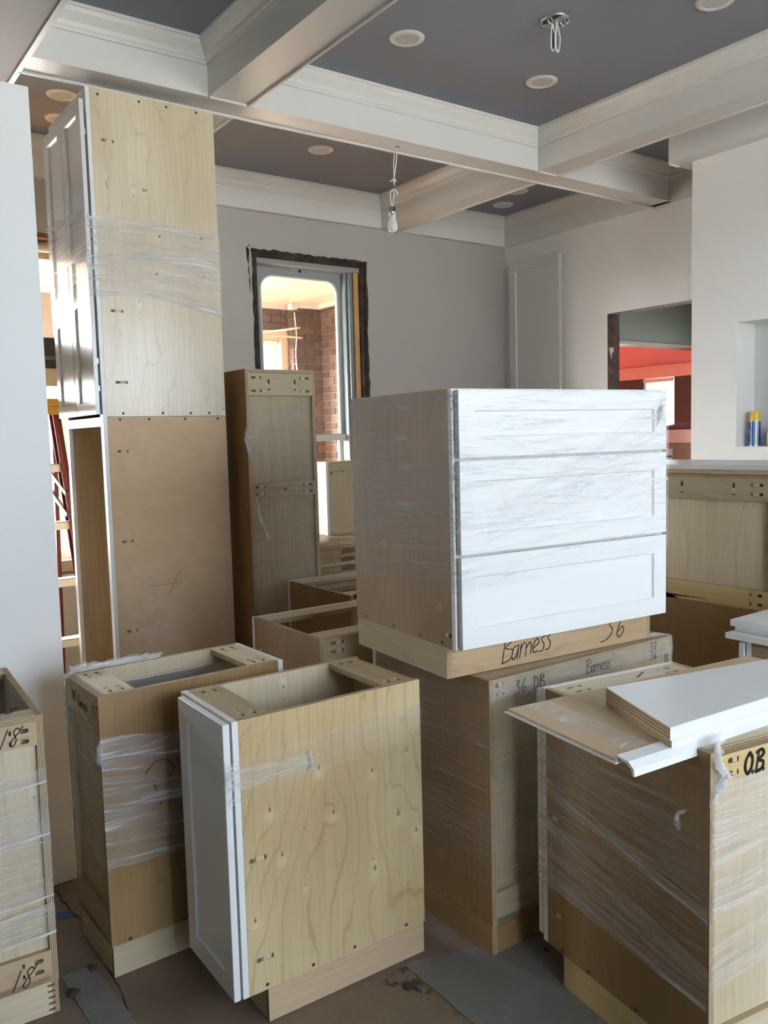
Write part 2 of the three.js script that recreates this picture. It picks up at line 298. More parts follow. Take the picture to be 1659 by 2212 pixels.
// ---------------------------------------------------------------- handwriting: strokes in a box 1 high
const GLYPH = {
  B: [[[0.1, 0], [0.16, 1]], [[0.0, 0.93], [0.35, 1.02], [0.52, 0.8], [0.2, 0.55], [0.55, 0.4], [0.5, 0.1], [0.1, 0]]],
  a: [[[0.34, 0.5], [0.16, 0.5], [0.05, 0.25], [0.12, 0.03], [0.26, 0.12], [0.33, 0.4]], [[0.35, 0.52], [0.33, 0.0]]],
  r: [[[0.08, 0.52], [0.07, 0]], [[0.08, 0.28], [0.16, 0.48], [0.27, 0.55]]],
  n: [[[0.05, 0.5], [0.07, 0]], [[0.07, 0.3], [0.22, 0.5], [0.3, 0.38], [0.32, 0.02]]],
  e: [[[0.08, 0.22], [0.34, 0.36], [0.26, 0.54], [0.08, 0.36], [0.1, 0.06], [0.34, 0.06]]],
  s: [[[0.32, 0.56], [0.12, 0.46], [0.28, 0.26], [0.24, 0.02], [0.04, 0.0]]],
  3: [[[0.06, 0.95], [0.42, 0.92], [0.2, 0.6], [0.42, 0.42], [0.3, 0.1], [-0.1, -0.02]]],
  6: [[[0.4, 1.05], [0.14, 0.6], [0.08, 0.2], [0.25, 0.0], [0.44, 0.22], [0.32, 0.42], [0.1, 0.26]]],
  7: [[[0.06, 0.92], [0.46, 0.98], [0.3, 0.5], [0.24, 0]]],
  D: [[[0.1, 0], [0.14, 0.98]], [[0.0, 0.92], [0.32, 0.9], [0.5, 0.55], [0.4, 0.12], [0.05, 0.0]]],
  1: [[[0.2, 1], [0.06, 0]]],
  8: [[[0.46, 0.88], [0.3, 1.0], [0.16, 0.84], [0.26, 0.58], [0.4, 0.32], [0.3, 0.02], [0.1, 0.12], [0.22, 0.46], [0.4, 0.7], [0.56, 1.06]]],
  5: [[[0.42, 0.98], [0.12, 0.95], [0.1, 0.58], [0.36, 0.5], [0.4, 0.15], [0.08, 0.0]]],
  O: [[[0.3, 1.0], [0.1, 0.72], [0.1, 0.25], [0.3, 0.02], [0.52, 0.3], [0.5, 0.75], [0.3, 1.0]]],
  P: [[[0.16, 0.0], [0.06, 0.62]], [[-0.1, 0.85], [0.2, 1.05], [0.5, 0.98], [0.6, 0.75], [0.4, 0.5]]],
  '.': [[[0.08, 0.02], [0.14, 0.06]]], '"': [[[0.06, 1], [0.05, 0.85]], [[0.16, 1], [0.15, 0.85]]], ' ': [],
};
function writing(parent, text, at, h, { turn = 0, tilt = 0, slope = 0, pen = 0.0032, m = M.ink, step, name = 'handwriting' } = {}) {
  const parts = []; let x = 0;
  const thick = 0.0006;
  for (const ch of text) {
    for (const st of GLYPH[ch] || []) {
      const pts = st.length > 2 ? new THREE.CatmullRomCurve3(st.map(p => new THREE.Vector3(p[0], p[1], 0))).getPoints(st.length * 4) : st.map(p => new THREE.Vector3(p[0], p[1], 0));
      for (let i = 0; i + 1 < pts.length; i++) {
        const a = pts[i], b = pts[i + 1], ax = x + a.x * h + a.y * h * slope, ay = a.y * h, bx = x + b.x * h + b.y * h * slope, by = b.y * h, L = Math.hypot(bx - ax, by - ay);
        parts.push(new THREE.BoxGeometry(L + pen * 0.7, pen * (0.75 + 0.4 * hash(i, parts.length, 5)), thick).rotateZ(Math.atan2(by - ay, bx - ax)).translate((ax + bx) / 2, (ay + by) / 2, thick / 2));
      }
    }
    x += ({ B: 0.62, a: 0.48, r: 0.36, n: 0.44, e: 0.42, s: 0.4, ' ': 0.6, '.': 0.3, '"': 0.3, 1: 0.4 }[ch] || 0.66) * h * (step || 1);
  }
  const o = obj(name, parts, m, parent); o.position.set(...at); o.rotation.set(0, turn, tilt, 'YXZ');
  return o;
}
// a sheet of stretch film stretched between four corners (p00, p10, p11, p01), with slight sags and strings
function sheet(name, parent, c, m, { nx = 26, ny = 18, amp = 0.0015, ru = 1, rv = 1, ragged = 0, n = [0, 0, 1], s = 1, label, curve = 0 } = {}) {
  const pos = [], uv = [], idx = [], L = (a, b, t) => [0, 1, 2].map(k => a[k] + (b[k] - a[k]) * t);
  for (let j = 0; j <= ny; j++) for (let i = 0; i <= nx; i++) {
    const u = i / nx; let v = j / ny;
    const p = L(L(c[0], c[1], u), L(c[3], c[2], u), v);
    let dy = 0;
    if (ragged && (j === 0 || j === ny)) dy = ragged * (fbm(u * 14, j * 3.1, s, 3) - 0.5);
    dy += curve * Math.sin(Math.PI * u) * (1 - v);
    const d = amp * (0.2 + 1.6 * fbm(u * 2.2, v * 22 + u * 1.5, s + 3, 3));
    pos.push(p[0] + n[0] * d, p[1] + dy, p[2] + n[2] * d); uv.push(u * ru, v * rv);
  }
  for (let j = 0; j < ny; j++) for (let i = 0; i < nx; i++) { const a = j * (nx + 1) + i, b = a + 1, d = a + nx + 1, e = d + 1; idx.push(a, b, e, a, e, d); }
  const g = new THREE.BufferGeometry(); g.setAttribute('position', new THREE.Float32BufferAttribute(pos, 3)); g.setAttribute('uv', new THREE.Float32BufferAttribute(uv, 2)); g.setIndex(idx); g.computeVertexNormals();
  const o = obj(name, g, m, parent, label); o.castShadow = false; return o;
}
// bunched film: a few crushed ribbons along a line
function bunch(parent, pts, r, s, count = 3, label) {
  const parts = [];
  const cv = new THREE.CatmullRomCurve3(pts.map(p => new THREE.Vector3(...p)));
  for (let k = 0; k < count * 3; k++) { // each ribbon a narrow twisted strip that wanders round the line
    const pos = [], idx = [], N = 70, W = 3, t0 = rr(0, 0.25), t1 = rr(0.7, 1), ph = rr(0, 6.28), tw = rr(4, 11), off = rr(0.1, 1);
    for (let i = 0; i <= N; i++) {
      const t = t0 + (t1 - t0) * i / N, c = cv.getPoint(t), rad = r * off * (0.3 + 1.1 * fbm(t * 8 + k, k * 3.3, s, 2));
      const cx = c.x + Math.cos(ph + t * tw) * rad, cy = c.y + Math.sin(ph + t * tw) * rad * 0.7, cz = c.z + Math.sin(ph * 2 + t * tw * 0.8) * rad * 0.7;
      for (let j = 0; j <= W; j++) {
        const a = ph + t * tw * 2.2, q = (j / W - 0.5) * r * (0.35 + 0.9 * vn(t * 14, k * 5.1, s + 9)), e = r * 0.22 * (hash(i, j, s + k) - 0.5);
        pos.push(cx + Math.cos(a) * q + e, cy + Math.sin(a) * q * 0.8 + e, cz + Math.sin(a * 0.7) * q - e);
      }
    }
    for (let i = 0; i < N; i++) for (let j = 0; j < W; j++) { const a = i * (W + 1) + j, b = a + 1, d = a + W + 1, e = d + 1; idx.push(a, b, e, a, e, d); }
    const g = new THREE.BufferGeometry(); g.setAttribute('position', new THREE.Float32BufferAttribute(pos, 3)); g.setIndex(idx);
    const f = g.toNonIndexed(); f.computeVertexNormals(); parts.push(f);
  }
  const o = obj('bunched_film', parts, M.crumple, parent, label); o.castShadow = false; return o;
}

// ================================================================ the room
const XR = 5.614, ZB = -5.8, YB = 3.31, YC = 3.56, ZF = 2.6, XL = -2.4;
// wall in the xy plane (along x) or the zy plane (along z) with openings [a0, a1, b0, b1]; edges of openings take the reveal material
function wallSlab(name, a0, a1, y0, y1, at, t, axis, openings, face, reveal, label) {
  const sh = new THREE.Shape([[a0, y0], [a1, y0], [a1, y1], [a0, y1]].map(p => new THREE.Vector2(...p)));
  for (const [p, q, r, s] of openings) sh.holes.push(new THREE.Path([[p, r], [p, s], [q, s], [q, r]].map(v => new THREE.Vector2(...v))));
  const g = new THREE.ExtrudeGeometry(sh, { depth: t, bevelEnabled: false, UVGenerator: uvGen(1, false, [0, 0]) });
  if (axis === 'z') g.rotateY(Math.PI / 2).translate(at, 0, 0); else g.translate(0, 0, at);   // along z: a runs towards -z
  const o = new THREE.Mesh(g, [face, reveal]); o.name = name; o.castShadow = o.receiveShadow = true;
  o.userData = { kind: 'structure', label }; scene.add(o);
  return o;
}
const floorS = structure('floor', 'floor covered with brown kraft protection paper');
obj('subfloor', box(XL - 0.3, XR + 0.2, -0.12, -0.003, ZB - 0.3, ZF + 0.3), M.darkFloor, floorS);
const paperSheet = (name, pts, y, m, label) => {
  const sh = new THREE.Shape(pts.map(p => new THREE.Vector2(p[0], -p[1])));
  const g = new THREE.ExtrudeGeometry(sh, { depth: 0.0012, bevelEnabled: false, UVGenerator: uvGen(1, false, [0, 0]) }).rotateX(-Math.PI / 2).translate(0, y, 0);
  return obj(name, g, m, floorS, label);
};
// torn or wavy line between two points
const torn = (a, b, n, amp, s) => Array.from({ length: n + 1 }, (_, i) => { const t = i / n, k = i && i < n ? amp * (fbm(t * n * 0.6, s, s, 3) - 0.5) * 2 : 0, dx = b[0] - a[0], dz = b[1] - a[1], L = Math.hypot(dx, dz); return [a[0] + dx * t - dz / L * k, a[1] + dz * t + dx / L * k]; });
paperSheet('kraft_paper', [[XL, ZF], [XR, ZF], [XR, ZB], [XL, ZB]], -0.003, M.kraft);
paperSheet('stained_kraft_paper', [...torn([0.72, -2.02], [0.86, -0.6], 8, 0.004, 3), ...torn([1.46, -0.6], [1.455, -1.9], 24, 0.012, 5), [1.47, -1.99]], -0.0016, M.stained, 'kraft paper scuffed with dark brown stains');
paperSheet('grey_floor_paper', [...torn([1.465, -1.99], [1.44, -0.5], 30, 0.008, 11), ...torn([2.0, -0.5], [1.79, -1.63], 10, 0.004, 12), ...torn([1.79, -1.63], [1.9, -1.86], 14, 0.014, 13), ...torn([1.9, -1.86], [1.49, -2.0], 12, 0.006, 14)], -0.0004, M.greyPaper, 'grey floor paper with a torn edge');
paperSheet('seam_strip', [...torn([0.605, -2.6], [0.63, -1.5], 12, 0.003, 21), [0.745, -1.5], ...torn([0.725, -2.1], [0.7, -2.6], 8, 0.003, 22)], -0.0004, M.greyPaper, 'grey strip over a paper seam');
paperSheet('blue_tape', [[0.66, -2.985], [0.74, -2.955], [0.735, -2.91], [0.655, -2.94]], -0.0006, M.blueTape, 'blue painters tape');
for (const [pts, w] of [[torn([0.72, -3.16], [0.745, -2.7], 20, 0.012, 31), 0.006], [torn([0.745, -2.7], [0.71, -2.25], 20, 0.008, 32), 0.004]]) paperSheet('paper_tear', [...pts, ...pts.slice().reverse().map((p, i) => [p[0] + w * (0.3 + hash(i, 3, 9)), p[1]])], -0.0012, M.black, 'dark torn seam in the paper');
{ // bits of dirt by the torn edges
  for (const [x, z, r] of [[1.41, -1.905, 0.014], [1.425, -1.9, 0.01], [0.695, -2.575, 0.012], [0.61, -2.49, 0.016], [1.862, -1.78, 0.009]]) {
    const g = new THREE.IcosahedronGeometry(r, 2), p = g.attributes.position;
    for (let i = 0; i < p.count; i++) { const k = 0.6 + 0.8 * vn(p.getX(i) * 160, p.getY(i) * 160 + p.getZ(i) * 90, 3); p.setXYZ(i, p.getX(i) * k * 1.3, p.getY(i) * k * 0.6, p.getZ(i) * k); }
    g.computeVertexNormals();
    const o = obj(numbered('dirt_crumb'), g, M.debris, scene); o.position.set(x, r * 0.35, z);
    o.userData = { label: ['dark crumb of dirt by the knotty birch cabinet base', 'dark crumb of dirt beside the first one at the cabinet base', 'black scrap at the top of the grey floor strip', 'black scrap at the foot of the leftmost cabinet', 'small dark scrap on the torn grey paper'][names.dirt_crumb - 1], category: 'debris' };
  }
}

const W1 = [3.03, 4.04, 0.72, 3.03], W2 = [0.45, 1.85, 0.75, 2.98];
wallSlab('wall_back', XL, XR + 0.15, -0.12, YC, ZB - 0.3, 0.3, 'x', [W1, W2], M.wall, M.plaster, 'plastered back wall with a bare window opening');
wallSlab('wall_right', -ZF, -ZB, -0.12, YC, XR, 0.15, 'z', [[3.0, 4.62, 0.0, 2.565]], M.whiteWall, M.plaster, 'right wall with an untrimmed doorway');
wallSlab('wall_left', -ZF, -ZB, -0.12, YC, XL - 0.15, 0.15, 'z', [], M.darkWall, M.trim, 'left wall outside the view');
const FW = [[0.4, 2.0, 0.5, 3.05], [2.3, 4.8, 1.75, 3.1]];

wallSlab('wall_front', XL - 0.15, XR + 0.15, -0.12, YC, ZF, 0.22, 'x', FW, M.darkWall, M.trim, 'window wall behind the camera');
FW.forEach(([a, b, c, d], i) => {
  const w = structure('window_' + (i + 3), 'tall sash window behind the camera');
  const z0 = ZF + 0.08, z1 = ZF + 0.12, my = (c + d) / 2;
  each('sash_frame', [rbox(a, a + 0.05, c, d, z0, z1), rbox(b - 0.05, b, c, d, z0, z1), rbox(a + 0.05, b - 0.05, d - 0.05, d, z0, z1), rbox(a + 0.05, b - 0.05, c, c + 0.07, z0, z1), rbox(a + 0.05, b - 0.05, my - 0.02, my + 0.02, z0, z1)], M.trim, w);
});
const ceil = structure('ceiling', 'grey painted coffered ceiling');
obj('ceiling_board', box(XL - 0.15, XR + 0.15, YC, YC + 0.1, ZB - 0.3, ZF + 0.22), M.ceiling, ceil);

// the chimney breast on the right, with a niche, and the boxed beam above it
const breast = structure('wall_chimney', 'white chimney breast with a square niche');
{
  const sh = new THREE.Shape([[0.9, 0], [3.35, 0], [3.35, YB + 0.002], [0.9, YB + 0.002]].map(p => new THREE.Vector2(...p)));
  sh.holes.push(new THREE.Path([[2.05, 1.497], [2.05, 2.262], [3.03, 2.262], [3.03, 1.497]].map(v => new THREE.Vector2(...v))));
  const g = new THREE.ExtrudeGeometry(sh, { depth: 0.2, bevelEnabled: false }).rotateY(Math.PI / 2).translate(4.9, 0, 0);
  obj('niche_wall', g, M.whiteWall, breast);
  obj('breast_core', box(5.1, XR, 0, YB, -3.35, -0.9), M.whiteWall, breast);
}
// coffer beams: boxes with a stepped crown under the ceiling and a bead along the lower edges
const crownProfile = [[0, 0], [0.012, 0], [0.014, 0.012], [0.02, 0.018], [0.022, 0.03], [0.024, 0.038], [0.036, 0.052], [0.052, 0.07], [0.06, 0.088], [0.066, 0.09], [0.066, 0.104], [0, 0.104]];
// crown along x at face z (dir +1: sticks out towards +z) or along z at face x
function crown(axis, a0, a1, face, dir, top = YC) {
  const sh = new THREE.Shape(crownProfile.map(([p, q]) => new THREE.Vector2(axis === 'x' ? -p * dir : p * dir, q)));
  const g = new THREE.ExtrudeGeometry(sh, { depth: a1 - a0, bevelEnabled: false });
  if (axis === 'x') g.rotateY(Math.PI / 2).translate(a0, top - 0.104, face); else g.translate(face, top - 0.104, a0);
  return metricUV(g);
}
const ZM0 = -4.18, ZM1 = -4.005;                       // main beam
const beads = (axis, a0, a1, f0, f1) => { // two small strips hung under the outer edges of a beam
  const y0 = YB - 0.012, y1 = YB, out = [];
  for (const [p, q] of [[f0, f0 + 0.016], [f1 - 0.016, f1]]) out.push(axis === 'x' ? rbox(a0, a1, y0, y1, p, q, 0.003) : rbox(p, q, y0, y1, a0, a1, 0.003));
  return out;
};
let trimN = 0;
const trim = (label) => structure('trim_' + (++trimN), label);
const mainBeam = trim('white main ceiling beam from left to right');
obj('beam_box', [box(1.03, XR, YB, YC, ZM0, ZM1)], M.trim, mainBeam);
obj('bead', [...beads('x', 1.03, XR, ZM0, ZM1)].slice(0, 1), M.trim, mainBeam);
const XB = [[1.88, 2.1], [4.184, 4.36]];
each('crown_moulding', [[1.034, 1.88], [2.1, 4.184], [4.36, XR - 0.05]].map(([a, b]) => crown('x', a, b, ZM1, 1)), M.trim, mainBeam);
each('crown_moulding', [[1.034, 1.88], [2.1, 4.184], [4.36, XR - 0.05]].map(([a, b]) => crown('x', a, b, ZM0, -1)), M.trim, mainBeam);
for (const [x0, x1] of XB) {
  for (const [z0, z1] of [[ZM1, 0.6], [ZB, ZM0]]) {
    const b = trim('white cross beam of the coffered ceiling');
    obj('beam_box', box(x0, x1, YB, YC, z0, z1), M.trim, b);
    obj('bead', beads('z', z0, z1, x0, x1).slice(1), M.trim, b);
    obj('bead', rbox(x0, x1, YB - 0.012, YB, z1 > -1 ? z0 : z1 - 0.016, z1 > -1 ? z0 + 0.016 : z1, 0.003), M.trim, b);
    obj('crown_moulding', crown('z', z0, z1, x0, -1), M.trim, b);
    obj('crown_moulding', crown('z', z0, z1, x1, 1), M.trim, b);
  }
}
const edge = trim('white half beam round the walls under the ceiling');
each('half_beam', [box(XL, XR - 0.05, YB, YC, ZB, ZB + 0.05), box(XR - 0.05, XR, YB, YC, ZB, -3.4), box(XR - 0.05, XR, YB, YC, -0.9, ZF)], M.trim, edge);
each('crown_moulding', [[1.034, 1.88], [2.1, 4.184], [4.36, XR - 0.05]].map(([a, b]) => crown('x', a, b, ZB + 0.05, 1)), M.trim, edge);
each('crown_moulding', [crown('z', ZB + 0.05, ZM0, XR - 0.05, -1), crown('z', ZM1, -3.46, XR - 0.05, -1)], M.trim, edge);
const bulk = trim('white boxed beam over the chimney breast');
obj('beam_box', box(4.805, XR - 0.05, YB, YC, -3.46, -0.9), M.trim, bulk);
obj('bead', [rbox(4.805, 4.9, YB - 0.012, YB, -3.46, -3.444, 0.003)], M.trim, bulk);
const sof = trim('grey painted soffit at the left edge of the ceiling');
obj('soffit_box', box(XL, 1.02, YB, YC, ZB, 0.6), M.soffit, sof);
obj('edge_strip', rbox(1.02, 1.046, YB - 0.012, YC, ZB, 0.6, 0.002), M.trim, sof);
each('crown_moulding', [crown('z', ZM1, 0.6, 1.046, 1), crown('z', ZB, ZM0, 1.046, 1)], M.trim, sof);
const front = trim('white cross beam behind the camera');
obj('beam_box', box(XL, XR, YB, YC, 0.6, 0.8), M.trim, front);

// ---------------------------------------------------------------- window_1: bare opening with a rounded upper sash
const win1 = structure('window_1', 'old sash window with a rounded top corner in a bare opening');
{
  const [x0, x1, y0, y1] = W1;
  const rough = (pts, d = 0.006) => { const sh = new THREE.Shape(pts.map(p => new THREE.Vector2(...p))); return new THREE.ExtrudeGeometry(sh, { depth: d, bevelEnabled: false }); };
  // ragged edge of broken plaster round the opening
  const rag = (ax, bx, ay, by, w, s) => { const t = torn([ax, ay], [bx, by], 46, 0.012, s); const back = t.slice().reverse().map((p, i) => ay === by ? [p[0], ay + w] : [ax + w, p[1]]); return rough([...t, ...back]); };
  each('broken_plaster', [rag(x0 - 0.016, x0 - 0.016, y1, y0, 0.02, 41), rag(x1 + 0.016, x1 + 0.016, y0, y1, -0.02, 42), rag(x0 - 0.02, x1 + 0.02, y1 + 0.012, y1 + 0.012, -0.02, 43)].map(g => g.translate(0, 0, ZB - 0.001)), M.plaster, win1);
  each('plaster_chip', [[x0 - 0.045, 2.98, 0.012, 0.05], [x0 - 0.05, 3.03, 0.008, 0.02], [x0 - 0.03, 3.06, 0.008, 0.006], [x0 - 0.042, 2.88, 0.006, 0.04], [x0 - 0.038, 2.78, 0.004, 0.05]].map(([x, y, a, b], k) => rough(Array.from({ length: 12 }, (_, i) => { const t = i / 12 * 6.283, q = 0.6 + 0.8 * hash(i, k, 77); return [x + Math.cos(t) * a * q, y + Math.sin(t) * b * q]; }), 0.002).translate(0, 0, ZB)), M.plaster, win1);
  obj('liner_board', box(x0, x0 + 0.03, y0, y1, ZB - 0.12, ZB - 0.01), M.plaster, win1, 'dark rough jamb board');
  obj('liner_board', box(x1 - 0.028, x1, y0, y1, ZB - 0.12, ZB - 0.01), M.plaster, win1, 'dark rough jamb board');
  obj('liner_board', box(x0 + 0.03, x1 - 0.028, y1 - 0.04, y1, ZB - 0.12, ZB - 0.01), M.plaster, win1, 'dark rough head board');
  obj('stud', box(x1 - 0.075, x1 - 0.03, y0, y1 - 0.07, ZB - 0.13, ZB - 0.06), M.pine, win1, 'raw orange pine stud');
  obj('head_casing', box(x0 + 0.03, x1 - 0.03, y1 - 0.075, y1 - 0.04, ZB - 0.2, ZB - 0.04), M.sash, win1);
  each('side_casing', [box(x1 - 0.115, x1 - 0.085, y0, y1 - 0.075, ZB - 0.2, ZB - 0.07), box(x1 - 0.135, x1 - 0.12, y0, y1 - 0.075, ZB - 0.2, ZB - 0.1)], M.sashBlue, win1);
  // upper sash with rounded corners
  const zs = ZB - 0.2, sx0 = x0 + 0.03, sx1 = x1 - 0.075, sy0 = 1.6, sy1 = 2.975, gx0 = 3.16, gx1 = 3.885, gy1 = 2.9, rad = 0.12;
  const ring = (g0, g1, t, r) => { const h = new THREE.Path(); h.moveTo(g0, sy0 + 0.05); h.lineTo(g0, t - r); h.absarc(g0 + r, t - r, r, Math.PI, Math.PI / 2, true); h.lineTo(g1 - r, t); h.absarc(g1 - r, t - r, r, Math.PI / 2, 0, true); h.lineTo(g1, sy0 + 0.05); h.closePath(); return h; };
  const sh = new THREE.Shape([[sx0, sy0], [sx1, sy0], [sx1, sy1], [sx0, sy1]].map(p => new THREE.Vector2(...p))); sh.holes.push(ring(gx0, gx1, gy1, rad));
  obj('upper_sash', new THREE.ExtrudeGeometry(sh, { depth: 0.035, bevelEnabled: true, bevelSize: 0.003, bevelThickness: 0.003, bevelSegments: 1, curveSegments: 14 }).translate(0, 0, zs), M.sash, win1);
  const s2 = new THREE.Shape(ring(gx0 - 0.004, gx1 + 0.004, gy1 + 0.004, rad).getPoints(14)); s2.holes.push(ring(gx0 + 0.016, gx1 - 0.018, gy1 - 0.014, rad - 0.016));
  obj('glazing_bead', new THREE.ExtrudeGeometry(s2, { depth: 0.028, bevelEnabled: false, curveSegments: 14 }).translate(0, 0, zs + 0.002), M.cream, win1, 'cream rounded glazing bead');
  obj('pane', box(gx0, gx1, sy0 + 0.04, gy1, zs + 0.012, zs + 0.014), M.glass, win1);
  obj('meeting_rail', rbox(sx0, sx1 + 0.06, 1.595, 1.648, zs - 0.01, zs + 0.05, 0.003), M.cream, win1);
  const z2 = ZB - 0.25;
  each('lower_sash', [rbox(gx1 - 0.01, gx1 + 0.05, 0.76, 1.6, z2 + 0.01, z2 + 0.045), rbox(sx0, sx0 + 0.06, 0.76, 1.6, z2 + 0.01, z2 + 0.045), rbox(sx0 + 0.06, gx1 - 0.01, 0.76, 0.84, z2 + 0.01, z2 + 0.045)], M.cream, win1);
  obj('sill', rbox(x0, x1, 0.72, 0.76, ZB - 0.3, ZB - 0.02), M.sash, win1);
  const kn = cyl(0.012, 0.012, 0.008, 0, 0, 0, 14); kn.rotateX(Math.PI / 2).translate(3.52, 2.945, zs + 0.042);
  obj('sash_knob', kn, M.black, win1, 'black round sash fitting');
}
const win2 = structure('window_2', 'second back window opening seen past the tall cabinet');
{
  const [x0, x1, y0, y1] = W2;
  obj('head_board', box(x0, x1, y1 - 0.03, y1, ZB - 0.14, ZB + 0.005), M.darkPly, win2);
  const rail = new THREE.CylinderGeometry(0.03, 0.03, x1 - x0 - 0.04, 20).rotateZ(Math.PI / 2).translate((x0 + x1) / 2, y1 - 0.07, ZB - 0.1);
  obj('blind_roller', rail, M.trim, win2);
  each('sash_frame', [rbox(x0, x0 + 0.06, y0, y1 - 0.1, ZB - 0.22, ZB - 0.17), rbox(x1 - 0.06, x1, y0, y1 - 0.1, ZB - 0.22, ZB - 0.17), rbox(x0, x1, y1 - 0.13, y1 - 0.03, ZB - 0.22, ZB - 0.17), rbox(x0 + 0.06, x1 - 0.06, y0, y0 + 0.08, ZB - 0.22, ZB - 0.17)], M.tan, win2);
}
// ---------------------------------------------------------------- the sunroom beyond the back wall
const SZ = -8.42, SYC = 3.1;
const sunFloor = structure('floor_sunroom', 'wood floor of the sunroom beyond the windows');
obj('floor_boards', box(XL - 0.2, 5.7, -0.12, 0, SZ - 0.3, ZB - 0.3), M.woodFloor, sunFloor);
const SW = [[-2.3, -0.75, 0.6, 3.0], [-0.55, 0.95, 0.6, 3.0], [1.15, 2.25, 0.6, 2.42], [3.3, 4.69, 0.6, 2.72]];
const sunWall = wallSlab('wall_sunroom_far', XL - 0.2, 5.7, -0.12, SYC + 0.1, SZ - 0.3, 0.29, 'x', SW, M.mortar, M.tan, 'far brick wall of the sunroom with windows');
SW.forEach(([a, b, c, d], i) => {
  const w = structure('window_' + (5 + i), 'sunroom window');
  const z0 = SZ - 0.14, z1 = SZ - 0.1, my = c + (d - c) * 0.55;
  each('sash_frame', [rbox(a, a + 0.05, c, d, z0, z1), rbox(b - 0.05, b, c, d, z0, z1), rbox(a + 0.05, b - 0.05, d - 0.05, d, z0, z1), rbox(a + 0.05, b - 0.05, c, c + 0.06, z0, z1), rbox(a + 0.05, b - 0.05, my - 0.02, my + 0.02, z0, z1)], M.cream, w);
  each('casing', [rbox(a - 0.09, a, c - 0.05, d + 0.1, SZ - 0.012, SZ + 0.022), rbox(b, b + 0.09, c - 0.05, d + 0.1, SZ - 0.012, SZ + 0.022), rbox(a, b, d, d + 0.1, SZ - 0.012, SZ + 0.022)], M.tan, w);
  if (i === 3) {
    const n = 62, sl = [];
    for (let k = 0; k < n; k++) sl.push(box(a + 0.03, b - 0.03, 0, 0.0012, -0.012, 0.012).rotateX(0.5).translate(0, d - 0.06 - k * 0.032, SZ - 0.055));
    const o = obj('blind_slats', sl, M.slat, w, 'pale window blind'); o.userData.kind = 'stuff';
    obj('blind_head', rbox(a + 0.02, b - 0.02, d - 0.045, d - 0.01, SZ - 0.08, SZ - 0.03), M.cream, w);
  }
});
const brickGeo = [0, 1, 2].map(k => {
  const g = new THREE.BoxGeometry(0.225, 0.072, 0.03, 4, 2, 1), p = g.attributes.position;
  for (let i = 0; i < p.count; i++) if (p.getZ(i) > 0) { const e = Math.abs(p.getX(i)) > 0.1 || Math.abs(p.getY(i)) > 0.03; p.setXYZ(i, p.getX(i) * (e ? 0.985 : 1), p.getY(i) * (e ? 0.95 : 1), p.getZ(i) + 0.006 * (vn(p.getX(i) * 30 + k * 9, p.getY(i) * 60, 5) - 0.5) - (e ? 0.004 : 0)); }
  g.computeVertexNormals(); return g;
});
// one brick per mesh, laid in running bond on a wall: u along the wall, from [u0, u1] and [y0, y1]
function bricks(parent, u0, u1, y0, y1, put, turn, skip) {
  const H = 0.082, L = 0.235;
  for (let r = 0, y = y0; y < y1 - 0.02; y += H, r++) for (let u = u0 - (r % 2 ? L / 2 : 0); u < u1 - 0.02; u += L) {
    const a = Math.max(u, u0), b = Math.min(u + L - 0.011, u1);
    if (b - a < 0.03 || (skip && skip((a + b) / 2, y + H / 2))) continue;
    const k = Math.floor(rnd() * 3), o = new THREE.Mesh(brickGeo[k], M.brick[Math.floor(rnd() * 3)]);
    o.name = 'brick'; o.scale.set((b - a) / 0.225, 1, 1); o.position.set(...put((a + b) / 2, y + H / 2, rr(-0.002, 0.003))); o.rotation.y = turn;
    o.castShadow = o.receiveShadow = true; parent.add(o);
  }
}
bricks(sunWall, 4.0, 4.82, 2.82, SYC, (u, y, d) => [u, y, SZ + 0.0 + d], 0);
bricks(sunWall, 2.29, 2.55, 2.4, 2.96, (u, y, d) => [u, y, SZ + d], 0);
const pier = structure('wall_sunroom_pier', 'brick corner pier of the sunroom');
obj('pier_core', box(4.79, 5.3, 0, SYC, SZ, -8.26), M.mortar, pier);
bricks(pier, 4.79, 5.13, 1.3, SYC, (u, y, d) => [u, y, -8.255 + d], 0);
bricks(pier, 8.27, 8.42, 1.3, SYC, (u, y, d) => [4.785 - d, y, -u], -Math.PI / 2);
const sunRight = structure('wall_sunroom_right', 'right brick wall of the sunroom');
obj('wall_core', box(5.13, 5.5, -0.12, SYC, SZ, ZB - 0.3), M.mortar, sunRight);
bricks(sunRight, 7.4, 8.24, 1.3, SYC, (u, y, d) => [5.125 - d, y, -u], -Math.PI / 2);
wallSlab('wall_sunroom_left', 6.1, -SZ, -0.12, SYC + 0.1, XL - 0.2, 0.2, 'z', [[6.3, 8.2, 0.6, 3.0]], M.mortar, M.tan, 'left end of the sunroom');
const sunCeil = structure('ceiling_sunroom', 'cream board ceiling of the sunroom');
obj('roof_slab', box(XL - 0.5, 5.9, SYC + 0.03, SYC + 0.2, SZ - 0.9, ZB - 0.3), M.beadboard, sunCeil);
for (let x = XL; x < 5.2; x += 0.34) obj('ceiling_plank', rbox(x + 0.005, Math.min(x + 0.335, 5.13), SYC, SYC + 0.03, SZ + 0.01, ZB - 0.3, 0.004), M.beadboard, sunCeil);
each('ceiling_trim', [rbox(XL, 4.78, SYC - 0.05, SYC, SZ - 0.01, SZ + 0.04), rbox(4.74, 5.13, SYC - 0.05, SYC, -8.26, -8.21), rbox(5.07, 5.13, SYC - 0.05, SYC, -8.21, ZB - 0.3), rbox(4.73, 4.8, SYC - 0.07, SYC - 0.01, -8.3, -8.2)], M.trim, sunCeil);
